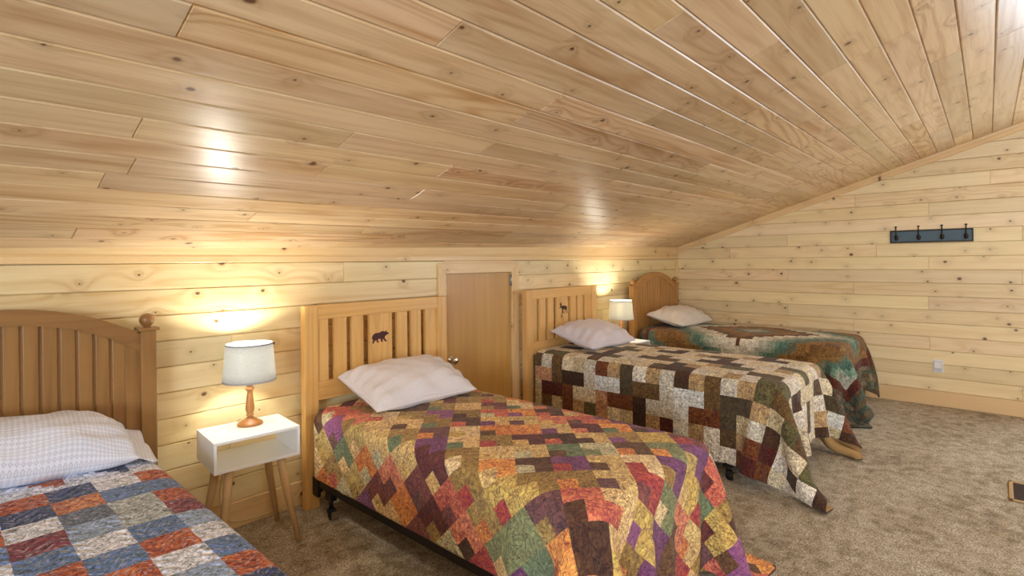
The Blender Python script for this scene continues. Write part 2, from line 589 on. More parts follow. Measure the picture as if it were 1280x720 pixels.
def quilt_zigzag(name, cell):
    m = NT(name)
    uv = m.n('ShaderNodeUVMap').outputs[0]
    u, v, _ = m.sep(uv)
    k = 0.7071 / cell
    a = m.math('MULTIPLY', m.math('ADD', u, v), k)
    b = m.math('MULTIPLY', m.math('SUBTRACT', v, u), k)
    a = m.math('ADD', a, 40.0)
    b = m.math('ADD', b, 40.0)
    ba, bb = m.math('FLOOR', m.math('DIVIDE', a, 2.0)), m.math('FLOOR', m.math('DIVIDE', b, 2.0))
    pa = m.math('GREATER_THAN', m.math('FRACT', m.math('DIVIDE', a, 2.0)), 0.5)
    pb = m.math('LESS_THAN', m.math('FRACT', m.math('DIVIDE', b, 2.0)), 0.5)
    small = m.math('MULTIPLY', m.math('SUBTRACT', 1.0, pa), m.math('SUBTRACT', 1.0, pb))
    idv = m.comb(m.math('ADD', ba, 0.5), m.math('ADD', bb, 0.5), m.math('MULTIPLY', small, 3.7))
    wn = m.n('ShaderNodeTexWhiteNoise', noise_dimensions='3D')
    m.put(wn.inputs['Vector'], idv)
    r1, r2, r3 = m.sep(wn.outputs['Color'])
    n = len(AUTUMN)
    # light fabrics sit in the arms, dark ones in the squares and the other way round
    col = m.ramp(r1, [(i / n, c) for i, c in enumerate(AUTUMN)], 'CONSTANT')
    m.set(Base_Color=batik(m, col, r2, uv, 0.9, True), Roughness=0.92)
    m.put(m.b.inputs['Sheen Weight'], 0.1)
    quilt_bump(m, uv)
    return m.mat


M_lining = {}
for k, c in (('autumn', (170, 128, 78)), ('brown', (176, 140, 90)), ('teal', (120, 116, 104)), ('blue', (206, 196, 176))):
    M_lining[k] = plain('quilt_lining_' + k, srgb(*c), 0.95, 0, 120, 0.0008, 0.1)
M_bind = {'autumn': plain('rust_binding', srgb(112, 56, 34), 0.9, 0, 120, 0.0008, 0.25),
          'brown': plain('brown_binding', srgb(96, 66, 40), 0.9, 0, 120, 0.0008, 0.25),
          'teal': plain('green_binding', srgb(44, 60, 48), 0.9, 0, 120, 0.0008, 0.25),
          'blue': plain('tan_speckled_binding', srgb(190, 172, 140), 0.9, 0, 120, 0.0008, 0.3)}
M_zig = quilt_zigzag('autumn_zigzag_patchwork', 0.074)
M_brown = quilt_attr('brown_and_cream_patchwork', 1.05)
M_teal = quilt_attr('bargello_patchwork', 0.85)
M_blue = quilt_attr('blue_and_rust_patchwork', 1.5, 'chevron')


# ------------------------------------------------------------------ setting: boards
def boards(name, P, N, rows, useg, mat, seed, bev=0.0045, dep=0.005, joints=None, skirts=0.0, endcut=None):
    """tongue and groove boards as one surface; P(u, v) is a point of the face, N the direction into the room"""
    r = random.Random(seed)
    mb = MB()
    N = Vector(N)
    for ri, (v0, v1) in enumerate(rows):
        for (ua, ub) in useg(ri, v0, v1):
            cuts = [ua]
            js = (joints(ri) if joints else None)
            if js is None:
                js = []
                x = ua + r.uniform(0.4, 3.0)
                while x < ub - 0.35:
                    js.append(x)
                    x += r.choice([1.22, 1.83, 2.44, 3.05])
            cuts += [j for j in sorted(js) if ua + 0.15 < j < ub - 0.15] + [ub]
            for a, b in zip(cuts[:-1], cuts[1:]):
                ou, ov = r.uniform(0, 60), r.uniform(0, 60)
                c = (r.random() ** 0.8, r.random(), r.random(), 1)
                q = lambda u, v, d: Vector(P(u, v)) - N * d
                ea = bev * 0.6
                inner = [(a + ea, v0 + bev), (b - ea, v0 + bev), (b - ea, v1 - bev), (a + ea, v1 - bev)]
                g = 0.0012
                outer = [(a, v0 + g), (b, v0 + g), (b, v1 - g), (a, v1 - g)]
                uvf = lambda L: [(u - a + ou, v - v0 + ov) for u, v in L]
                mb.face([q(u, v, 0) for u, v in inner], uv=uvf(inner), col=c)
                for i in range(4):
                    j = (i + 1) % 4
                    L = [outer[i], outer[j], inner[j], inner[i]]
                    mb.face([q(*outer[i], dep), q(*outer[j], dep), q(*inner[j], 0), q(*inner[i], 0)], uv=uvf(L), col=c)
                    if i in (0, 2):
                        mb.face([q(*outer[i], dep + 0.009), q(*outer[j], dep + 0.009), q(*outer[j], dep), q(*outer[i], dep)], uv=uvf([outer[i], outer[j], outer[j], outer[i]]), col=c)
                full = [(a, v0), (b, v0), (b, v1), (a, v1)]
                mb.face([q(u, v, dep + 0.009) for u, v in full], uv=uvf(full), col=c)
    o = mb.build(name, mat)
    # all faces towards the room
    me = o.data
    bm = bmesh.new()
    bm.from_mesh(me)
    flip = [f for f in bm.faces if f.normal.dot(N) < 0]
    bmesh.ops.reverse_faces(bm, faces=flip)
    bm.to_mesh(me)
    bm.free()
    return o


DX0, DX1, DZ1 = 2.572, 3.312, 1.318     # opening of the low door

# knee wall with the door cut out
rows = [(Z0 - ROW * (k + 1), Z0 - ROW * k) for k in range(11)] + [(Z0 - ROW * 12, Z0 - ROW * 11), (Z0, Z0 + ROW)]
rows = [(max(a, -0.01), b) for a, b in rows if b > 0]


def wall_seg(ri, v0, v1):
    if v0 < DZ1 and v1 < Z0 + 0.01:
        return [(REAR_X, DX0), (DX1, GABLE_X)]
    return [(REAR_X, GABLE_X)]


wall_j = {0: [-0.7, 1.762, 4.2], 1: [0.15, 5.0], 2: [-0.4, 4.9], 3: [1.1], 4: [0.3, 4.7]}
struct(boards('wall_back', lambda u, v: (u, WALL_Y, v), (0, -1, 0), rows, wall_seg, M_wall, 5,
              joints=lambda ri: wall_j.get(ri)), 'low pine board wall behind the beds', 'wall')

# far gable wall
grows = [(Z0 - ROW * (k + 1), Z0 - ROW * k) for k in range(-14, 12)]
grows = [(max(a, -0.01), b) for a, b in grows if b > 0]
WY0, WY1, WZ0, WZ1 = -2.2, -0.75, 0.85, 1.99     # window in the far gable


def y_at(z):
    return (2.505 - z) / 0.318


def gable_seg(ri, v0, v1):
    hi = min(WALL_Y, y_at(v0) + 0.02)
    lo = max(-6.0, 2 * RIDGE_Y - hi) if hi < WALL_Y else -6.0
    if hi < RIDGE_Y + 0.05:
        return []
    if v1 > WZ0 and v0 < WZ1:
        return [(lo, WY0), (WY1, hi)]
    return [(lo, hi)]


gj = {-6: [0.046, 2.0], -5: [1.08], -4: [0.484], -2: [1.72, -0.158], -1: [2.345, 0.9], 0: [0.487], 1: [-0.155, 1.72],
      3: [0.493, -0.165], 4: [1.72], 5: [1.1], 6: [0.485], 9: [-0.15], 8: [1.1], 7: [-0.6]}
gidx = {}
for i, (a, b) in enumerate(grows):
    gidx[i] = round((Z0 - b) / ROW)
struct(boards('wall_far', lambda u, v: (GABLE_X, u, v), (-1, 0, 0), grows, gable_seg, M_gable, 21,
              joints=lambda ri: gj.get(gidx[ri], [rnd.choice([-0.77, 1.1, 2.3])])), 'pine board gable wall at the far end', 'wall')

# ceiling slope over the beds: joints fall on the rafters, 0.61 m apart
CP = 0.1262
crow = [(0.03 + CP * k, 0.03 + CP * (k + 1)) for k in range(-13, 24)]
CN = Vector((0.0133, -0.318, -1)).normalized()
known = {11: [0.42], 15: [0.44], 9: [1.03, 2.3], 10: [1.68], 13: [1.69], 17: [1.7], 6: [1.66], 19: [2.35], 21: [1.71],
         4: [1.65], -1: [3.55], -2: [4.2], 7: [2.9], 8: [3.9], 12: [3.0, -0.2], 14: [2.9], 16: [3.55], 18: [0.42, 3.0], 20: [4.1, 1.03]}


def ceil_j(ri):
    k = ri - 13
    r = random.Random(100 + k)
    js = list(known.get(k, [0.42 + 0.61 * r.randint(-1, 5)]))
    x = max(js)
    while x < 5.6:
        x += 0.61 * r.choice([2, 3, 4])
        js.append(x)
    x = min(js)
    while x > REAR_X + 0.6:
        x -= 0.61 * r.choice([2, 3, 4])
        js.append(x)
    return js


def ceil_p(u, v):
    y = v - 0.0101 * (GABLE_X - u)
    return (u, y, ceil_z(u, y))


struct(boards('ceiling', ceil_p, CN, crow, lambda ri, a, b: [(REAR_X, GABLE_X)], M_ceil, 33, joints=ceil_j, bev=0.0058, dep=0.0045),
       'sloping varnished pine board ceiling', 'ceiling')
# the other slope, behind the camera
orow = [(-6.0 + 0.25 * k, -6.0 + 0.25 * (k + 1)) for k in range(18)]
struct(boards('ceiling_opposite', lambda u, v: (u, v, 2.505 - 0.318 * (2 * RIDGE_Y - v) + 0.0133 * (u - GABLE_X)),
              (0, 0.303, -0.953), orow, lambda ri, a, b: [(REAR_X, GABLE_X)], M_ceil, 34), 'opposite slope of the pine ceiling', 'ceiling')
struct(boards('wall_opposite', lambda u, v: (u, -6.0, v), (0, 1, 0), [(0.25 * k, 0.25 * (k + 1)) for k in range(7)],
              lambda ri, a, b: [(REAR_X, GABLE_X)], M_wall, 35), 'low pine wall across the room', 'wall')
RY0, RY1, RZ0, RZ1 = -2.6, -0.2, 0.75, 1.95


def rear_seg(ri, v0, v1):
    hi = min(WALL_Y, (2.505 - 0.128 - v0) / 0.318 + 0.02)
    lo = max(-6.0, 2 * RIDGE_Y - hi)
    if hi < RIDGE_Y + 0.05:
        return []
    if v1 > RZ0 and v0 < RZ1:
        return [(lo, RY0), (RY1, hi)]
    return [(lo, hi)]


struct(boards('wall_near', lambda u, v: (REAR_X, u, v), (1, 0, 0), [(0.15 * k, 0.15 * (k + 1)) for k in range(20)], rear_seg, M_gable, 36),
       'pine board gable wall at the near end', 'wall')

# carpet
mb = MB()
nx, ny = 24, 22
fv, ff = [], []
for j in range(ny + 1):
    for i in range(nx + 1):
        fv.append((REAR_X + (GABLE_X - REAR_X) * i / nx, -6.0 + (WALL_Y + 6.0) * j / ny, 0.0))
for j in range(ny):
    for i in range(nx):
        a = j * (nx + 1) + i
        ff.append((a, a + 1, a + nx + 2, a + nx + 1))
mb.mesh(fv, ff)
struct(mb.build('floor', M_carpet), 'speckled beige carpet', 'floor')

# cornice along the knee wall: flat lip below, sloped board up to the ceiling
mb = MB()
n = 12
pts = []
for i in range(n + 1):
    x = REAR_X + (GABLE_X - 0.02 - REAR_X) * i / n
    zt = ceil_z(x, WALL_Y - 0.03) + 0.004
    pts.append([(x, WALL_Y, Z0), (x, WALL_Y - 0.022, Z0), (x, WALL_Y - 0.025, Z0 + 0.004), (x, WALL_Y - 0.025, Z0 + 0.032), (x, WALL_Y - 0.020, Z0 + 0.037),
                (x, WALL_Y - 0.020, Z0 + 0.041), (x, WALL_Y - 0.026, Z0 + 0.045), (x, WALL_Y - 0.036, zt), (x, WALL_Y, zt)])
for i in range(n):
    for k in range(8):
        mb.face([pts[i][k], pts[i + 1][k], pts[i + 1][k + 1], pts[i][k + 1]])
struct(mb.build('trim_1', M_trim), 'pine cornice where wall meets ceiling', 'trim')
# trim board up the slope of the far gable
mb = MB()
prof = [(0.0, -0.062), (0.016, -0.062), (0.018, -0.058), (0.018, -0.030), (0.024, -0.022), (0.026, 0.006)]   # (into room, below ceiling)
ys = [WALL_Y - 0.02 - (WALL_Y - RIDGE_Y) * i / 16 for i in range(17)]
for i in range(16):
    for k in range(len(prof) - 1):
        L = []
        for (y, kk) in ((ys[i], k), (ys[i + 1], k), (ys[i + 1], k + 1), (ys[i], k + 1)):
            d, dz = prof[kk]
            L.append((GABLE_X - d, y, ceil_z(GABLE_X, y) + dz * 1.05))
        mb.face(L)
struct(mb.build('trim_2', M_trimy), 'sloping pine trim at the top of the gable', 'trim')
# upright in the corner
mb = MB().box(GABLE_X - 0.022, GABLE_X, WALL_Y - 0.022, WALL_Y, 0.0, ceil_z(GABLE_X, WALL_Y), 0.004)
struct(mb.build('trim_3', M_trimz), 'upright corner strip between the two walls', 'trim')
mb = MB().box(GABLE_X - 0.014, GABLE_X, -5.98, WALL_Y - 0.022, 0.0, 0.139, 0.004)
struct(mb.build('baseboard_far', M_trimy), 'pine baseboard along the gable wall', 'baseboard')
mb = MB().box(REAR_X + 0.02, DX0 - 0.06, WALL_Y - 0.012, WALL_Y, 0.0, 0.135, 0.004)
struct(mb.build('baseboard_back', M_trim), 'pine baseboard along the low wall', 'baseboard')

# windows (outside the frame, they light the room)
def window(name, axisx, y0, y1, z0, z1, sgn, label):
    root = thing(name, label, 'window', (axisx, (y0 + y1) / 2, z0))
    root['kind'] = 'structure'
    w, h = (y1 - y0) / 2, z1 - z0
    f = MB()
    for a, b, c, d in ((-w, -w + 0.05, 0, h), (w - 0.05, w, 0, h), (-w, w, 0, 0.05), (-w, w, h - 0.05, h), (-0.02, 0.02, 0.04, h - 0.04)):
        f.box(-0.03, 0.03, a, b, c, d, 0.004)
    f.build('window_frame', M_plaster, root)
    c = MB()
    for a, b, e, d in ((-w - 0.07, -w, -0.07, h + 0.07), (w, w + 0.07, -0.07, h + 0.07), (-w, w, -0.07, 0), (-w, w, h, h + 0.07)):
        c.box(min(0, -sgn * 0.02), max(0, -sgn * 0.02), a, b, e, d, 0.003)
    c.build('window_casing', M_trimz, root)
    MB().box(sgn * 0.008 - 0.002, sgn * 0.008 + 0.002, -w + 0.04, w - 0.04, 0.04, h - 0.04, 0).build('window_pane', M_glass, root)


window('window_1', GABLE_X, WY0, WY1, WZ0, WZ1, 1, 'window in the far gable wall')
window('window_2', REAR_X, RY0, RY1, RZ0, RZ1, -1, 'window in the near gable wall')

# low door
droot = thing('door_1', 'low flat birch door set in the board wall', 'door', (DX0, WALL_Y, 0.0))
droot['kind'] = 'structure'
W = DX1 - DX0
MB().box(0.012, W - 0.012, 0.006, 0.04, 0.012, DZ1 - 0.006, 0.002).build('door_leaf', M_door, droot)
MB().box(0.0, W, -0.004, 0.09, -0.004, 0.013, 0.002).build('door_sill', M_trim, droot)
j = MB().box(0.0, 0.012, -0.002, 0.08, 0, DZ1, 0.001).box(W - 0.012, W, -0.002, 0.08, 0, DZ1, 0.001)
j.build('door_jamb', M_trimz, droot)
MB().box(0, W, -0.002, 0.08, DZ1 - 0.005, Z0 + 0.002, 0.001).build('door_head', M_trim, droot)
cw = 0.075
c = MB().prism([(-cw + 0.015, 0.0), (0.012, 0.0), (0.012, DZ1 - 0.005), (-cw + 0.015, DZ1 + cw - 0.002)], -0.018, 0.004, 0.002)
c.build('door_casing', M_trimz, droot)
c = MB().prism([(W - 0.012, 0.0), (W + cw - 0.0, 0.0), (W + cw - 0.0, DZ1 + cw - 0.002), (W - 0.012, DZ1 - 0.005)], -0.018, 0.004, 0.002)
c.build('door_casing', M_trimz, droot)
c = MB().prism([(0.012, DZ1 - 0.005), (W - 0.012, DZ1 - 0.005), (W + cw - 0.0, DZ1 + cw - 0.002), (-cw + 0.015, DZ1 + cw - 0.002)], -0.018, 0.004, 0.002)
c.build('door_casing', M_trim, droot)
k = MB()
prof = [(0.0001, 0.0), (0.031, 0.0), (0.031, 0.004), (0.026, 0.008), (0.012, 0.012), (0.010, 0.03), (0.014, 0.036), (0.025, 0.042), (0.028, 0.052), (0.025, 0.062), (0.014, 0.067), (0.0001, 0.068)]
tmp = MB().lathe(prof, 28, cap=False)
R = Matrix.Translation((0.066, 0.006, 0.672)) @ Matrix.Rotation(math.radians(90), 4, 'X')
k.mesh([R @ Vector(v) for v in tmp.v], tmp.f, 0, True)
ko = k.build('door_knob', M_chrome, droot)
ko['label'] = 'round chrome door knob'
MB().box(W - 0.024, W - 0.002, -0.008, 0.01, 1.20, 1.29, 0.002).tube([(W - 0.012, -0.010, 1.198), (W - 0.012, -0.010, 1.292)], 0.006, 10).build('door_hinge', M_hinge, droot)
MB().box(W - 0.024, W - 0.002, -0.008, 0.01, 0.15, 0.24, 0.002).tube([(W - 0.012, -0.010, 0.148), (W - 0.012, -0.010, 0.242)], 0.006, 10).build('door_hinge', M_hinge, droot)

# ------------------------------------------------------------------ beds
BEAR = [(0.00, 0.26), (0.02, 0.36), (0.07, 0.45), (0.15, 0.51), (0.26, 0.54), (0.38, 0.53), (0.48, 0.55), (0.58, 0.60), (0.67, 0.60), (0.74, 0.56), (0.79, 0.57),
        (0.81, 0.62), (0.85, 0.60), (0.87, 0.55), (0.92, 0.51), (0.99, 0.47), (1.0, 0.43), (0.95, 0.40), (0.86, 0.37), (0.79, 0.31), (0.75, 0.25),
        (0.78, 0.16), (0.86, 0.08), (0.88, 0.02), (0.79, 0.01), (0.70, 0.12), (0.64, 0.19), (0.62, 0.10), (0.64, 0.02), (0.55, 0.02), (0.52, 0.12), (0.50, 0.20),
        (0.40, 0.21), (0.35, 0.17), (0.37, 0.08), (0.42, 0.02), (0.33, 0.0), (0.28, 0.08), (0.25, 0.16), (0.19, 0.13), (0.12, 0.07), (0.13, 0.0), (0.04, -0.01), (0.03, 0.08), (0.07, 0.16), (0.04, 0.22)]
MOOSE = [(0.00, 0.50), (0.03, 0.56), (0.10, 0.60), (0.15, 0.66), (0.10, 0.70), (0.04, 0.80), (0.02, 0.94), (0.07, 0.84), (0.10, 0.78), (0.12, 0.90), (0.15, 1.00), (0.17, 0.90), (0.17, 0.80), (0.22, 0.88),
         (0.27, 1.00), (0.29, 0.88), (0.26, 0.78), (0.25, 0.71), (0.30, 0.66), (0.40, 0.66), (0.50, 0.70), (0.60, 0.66), (0.74, 0.63), (0.86, 0.62), (0.95, 0.56), (1.0, 0.48), (0.96, 0.46), (0.93, 0.40),
         (0.94, 0.30), (0.99, 0.20), (0.98, 0.10), (1.02, 0.00), (0.93, 0.0), (0.90, 0.12), (0.92, 0.20), (0.85, 0.30), (0.80, 0.34), (0.76, 0.24), (0.70, 0.12), (0.71, 0.0), (0.62, 0.0), (0.64, 0.14), (0.70, 0.26), (0.69, 0.36),
         (0.58, 0.36), (0.48, 0.35), (0.47, 0.24), (0.49, 0.12), (0.50, 0.0), (0.41, 0.0), (0.42, 0.12), (0.40, 0.24), (0.38, 0.14), (0.34, 0.06), (0.36, 0.0), (0.27, 0.0), (0.27, 0.08), (0.33, 0.18), (0.34, 0.30), (0.33, 0.40),
         (0.27, 0.48), (0.22, 0.54), (0.15, 0.50), (0.06, 0.47)]
HB_Y = 2.90


def slat_headboard(root, x0, mz, mx, motif, mo_mat, mname, mx0, mz0, mw, mh, jit=0):
    """square posts, two rails, seven uprights; x0 = left face of left post"""
    h = None
    hb = bpy.data.objects.new('headboard', None)
    COL.objects.link(hb)
    hb.parent = root
    L = lambda a, b, z0, z1, y0, y1, bev=0.003: MB().box(x0 + a, x0 + b, HB_Y + y0, HB_Y + y1, z0, z1, bev)
    L(0, 0.082, 0, 1.158, 0, 0.05, 0.004).build('headboard_post', mz, hb)
    L(0.968, 1.052, 0, 1.158, 0, 0.05, 0.004).build('headboard_post', mz, hb)
    L(0.08, 0.97, 1.077, 1.158, 0.004, 0.046).build('headboard_rail', mx, hb)
    L(0.08, 0.97, 0.61, 0.717, 0.004, 0.046).build('headboard_rail', mx, hb)
    for a, b in ((0.079, 0.152), (0.190, 0.272), (0.306, 0.387), (0.430, 0.598), (0.637, 0.720), (0.752, 0.834), (0.870, 0.969)):
        L(a, b, 0.71, 1.085, 0.014, 0.036, 0.002).build('headboard_slat', mz, hb)
    s = MB().prism([(mx0 + u * mw, mz0 + v * mh) for u, v in motif], HB_Y + 0.0128, HB_Y + 0.016)
    s.build(mname, mo_mat, hb)
    return hb


def arch_headboard(root, x0, w, mx, mz, z_sh, z_ap, z_cap, groove=0.058):
    """posts with caps and ball finials, an arched rail over a beaded panel"""
    hb = bpy.data.objects.new('headboard', None)
    COL.objects.link(hb)
    hb.parent = root
    pw = 0.062
    for a in (0, w - pw):
        p = MB().box(x0 + a, x0 + a + pw, HB_Y, HB_Y + 0.062, 0, z_cap, 0.004).build('headboard_post', mz, hb)
        MB().box(x0 + a - 0.011, x0 + a + pw + 0.011, HB_Y - 0.011, HB_Y + 0.073, z_cap, z_cap + 0.014, 0.003).build('post_cap', mz, p)
        zc = z_cap + 0.014
        MB().lathe([(0.016, zc), (0.013, zc + 0.004), (0.018, zc + 0.008)] + [(0.031 * math.sin(t), zc + 0.034 - 0.031 * math.cos(t)) for t in [0.65 + (math.pi - 0.68) * i / 14 for i in range(15)]],
                   24, x0 + a + pw / 2, HB_Y + 0.031).build('finial', mz, p)
    xa, xb = x0 + pw - 0.004, x0 + w - pw + 0.004
    half = (xb - xa) / 2
    xm = (xa + xb) / 2
    rise = z_ap - z_sh
    Rr = (half * half + rise * rise) / (2 * rise)
    zc = z_ap - Rr

    def arc(off, hf):
        out = []
        r = Rr - off
        for i in range(33):
            x = -hf + 2 * hf * i / 32
            out.append((xm + x, zc + math.sqrt(max(r * r - x * x, 0))))
        return out
    top = arc(0, half)
    bot = arc(0.066, half - 0.0)
    a = MB()
    yf, yb = HB_Y + 0.012, HB_Y + 0.052
    for i in range(32):
        t0, t1, b0, b1 = top[i], top[i + 1], bot[i], bot[i + 1]
        for q in ([(t0, yf), (b0, yf), (b1, yf), (t1, yf)], [(t0, yb), (t1, yb), (b1, yb), (b0, yb)], [(t0, yf), (t1, yf), (t1, yb), (t0, yb)], [(b0, yf), (b0, yb), (b1, yb), (b1, yf)]):
            a.face([(p[0], y, p[1]) for p, y in q])
    a.build('arched_rail', mx, hb)
    # beaded boards under the arch
    zb = 0.36
    pn = MB()
    st = 0.06
    for s0, s1 in ((xa, xa + st), (xb - st, xb)):
        MB().box(s0, s1, HB_Y + 0.016, HB_Y + 0.046, zb, (z_sh - 0.03), 0.003).build('headboard_stile', mz, hb)
    na = max(1, round((2 * half - 2 * st) / groove))
    gw = (2 * half - 2 * st) / na

    def ztop(x):
        r = Rr - 0.060
        return zc + math.sqrt(max(r * r - (x - xm) ** 2, 0))
    yp = HB_Y + 0.022
    for i in range(na):
        l = xa + st + i * gw
        prof = [(l, 0.009), (l + 0.002, 0.009), (l + 0.011, 0.009), (l + 0.013, 0.001), (l + 0.015, 0.0), (l + 0.016, 0.0), (l + gw, 0.0)]
        for (xl, dl), (xr, dr) in zip(prof[:-1], prof[1:]):
            pn.face([(xl, yp + dl, zb), (xr, yp + dr, zb), (xr, yp + dr, ztop(xr)), (xl, yp + dl, ztop(xl))])
        pn.face([(l + gw, yp, zb), (l + gw, yp + 0.006, zb), (l + gw, yp + 0.006, ztop(l + gw)), (l + gw, yp, ztop(l + gw))])
    pn.face([(xb, yp + 0.016, zb), (xa, yp + 0.016, zb), (xa, yp + 0.016, z_sh - 0.05), (xb, yp + 0.016, z_sh - 0.05)])
    pn.build('headboard_panel', mz, hb)
    MB().box(xa, xb, HB_Y + 0.010, HB_Y + 0.050, 0.30, 0.38, 0.003).build('headboard_rail', mx, hb)
    return hb


def bed_base(root, x0, x1, yf, zrail, top):
    """black angle iron frame on glides and casters, mattress on top"""
    fr = bpy.data.objects.new('bed_frame', None)
    COL.objects.link(fr)
    fr.parent = root
    yh = HB_Y - 0.012
    for x, s in ((x0, 1), (x1, -1)):
        xo = x + s * 0.006
        r = MB()
        r.box(min(xo, xo + s * 0.004), max(xo, xo + s * 0.004), yf + 0.05, yh, zrail, zrail + 0.045, 0.001)
        r.box(min(xo, xo + s * 0.04), max(xo, xo + s * 0.04), yf + 0.05, yh, zrail, zrail + 0.004, 0.001)
        r.build('side_rail', M_black, fr)
        b = MB().box(min(xo - s * 0.006, xo + s * 0.012), max(xo - s * 0.006, xo + s * 0.012), yh - 0.05, yh, zrail - 0.055, zrail + 0.05, 0.002)
        b.box(min(xo - s * 0.008, xo + s * 0.05), max(xo - s * 0.008, xo + s * 0.05), yh - 0.004, yh + 0.008, zrail - 0.05, zrail + 0.05, 0.001)
        b.build('bracket', M_black, fr)
        for ly in (yh - 0.17, yf + 0.33):
            lg = MB()
            lg.box(xo + s * 0.006 - 0.018, xo + s * 0.006 + 0.018, ly - 0.03, ly + 0.03, zrail - 0.035, zrail + 0.002, 0.002)
            lg.tube([(xo + s * 0.006, ly, zrail - 0.03), (xo + s * 0.006, ly, 0.055)], 0.011, 12)
            lo = lg.build('frame_leg', M_black, fr)
            c = MB()
            c.tube([(xo + s * 0.006 - 0.013, ly - 0.012, 0.026), (xo + s * 0.006 + 0.013, ly - 0.012, 0.026)], 0.0265, 20)
            c.box(xo + s * 0.006 - 0.019, xo + s * 0.006 + 0.019, ly - 0.022, ly + 0.012, 0.036, 0.058, 0.004)
            c.build('caster', M_rubber, lo)
            MB().box(xo + s * 0.006 - 0.018, xo + s * 0.006 + 0.018, ly - 0.046, ly - 0.036, 0.012, 0.050, 0.003).build('caster_brake', M_brass, lo)
    for ly in (yh - 0.17, yf + 0.33):
        MB().box(x0, x1, ly - 0.015, ly + 0.015, zrail - 0.008, zrail, 0.001).build('cross_bar', M_black, fr)
    m = MB()
    bm = bmesh.new()
    bmesh.ops.create_cube(bm, size=1.0)
    z0 = zrail + 0.006
    for v in bm.verts:
        v.co = ((x0 + x1) / 2 + v.co.x * (x1 - x0), (yf + HB_Y - 0.02) / 2 + v.co.y * (HB_Y - 0.02 - yf), (z0 + top) / 2 + v.co.z * (top - z0))
    bmesh.ops.bevel(bm, geom=bm.edges[:], offset=0.07, segments=4, affect='EDGES', profile=0.5)
    m.bm(bm, 0, True)
    m.build('mattress', M_ticking, root)


B1 = dict(x0=-0.285, x1=0.660, yf=0.98, top=0.575)
B2 = dict(x0=1.485, x1=2.455, yf=0.99, top=0.560)
B3 = dict(x0=3.425, x1=4.385, yf=0.95, top=0.640)
B4 = dict(x0=5.195, x1=6.150, yf=0.97, top=0.650)


def local_root(name, label, cat, group):
    return thing(name, label, cat, (0, 0, 0), 0, group)


G_BED = 'row of twin beds against the low wall'
bed = thing('bed', 'twin bed with brown arched beadboard headboard under the blue quilt', 'bed', group=G_BED)
arch_headboard(bed, -0.332, 1.062, M_brx, M_brz, 1.083, 1.228, 1.098)
bed_base(bed, B1['x0'], B1['x1'], B1['yf'], 0.165, B1['top'])
bed2 = thing('bed', 'twin bed with honey pine slat headboard bearing a bear silhouette', 'bed', group=G_BED)
slat_headboard(bed2, 1.447, M_honz, M_honx, BEAR, M_burg, 'bear_silhouette', 1.893, 0.893, 0.126, 0.118)
bed_base(bed2, B2['x0'], B2['x1'], B2['yf'], 0.138, B2['top'])
bed3 = thing('bed', 'twin bed with pale pine slat headboard bearing a moose silhouette', 'bed', group=G_BED)
slat_headboard(bed3, 3.367, M_mooz, M_moox, MOOSE, M_dkbr, 'moose_silhouette', 3.835, 0.925, 0.118, 0.105)
bed_base(bed3, B3['x0'], B3['x1'], B3['yf'], 0.115, B3['top'])
bed4 = thing('bed', 'twin bed with arched golden headboard in the corner by the gable wall', 'bed', group=G_BED)
arch_headboard(bed4, 5.134, 1.085, M_oax, M_oaz, 1.098, 1.262, 1.112)
bed_base(bed4, B4['x0'], B4['x1'], B4['yf'], 0.165, B4['top'])


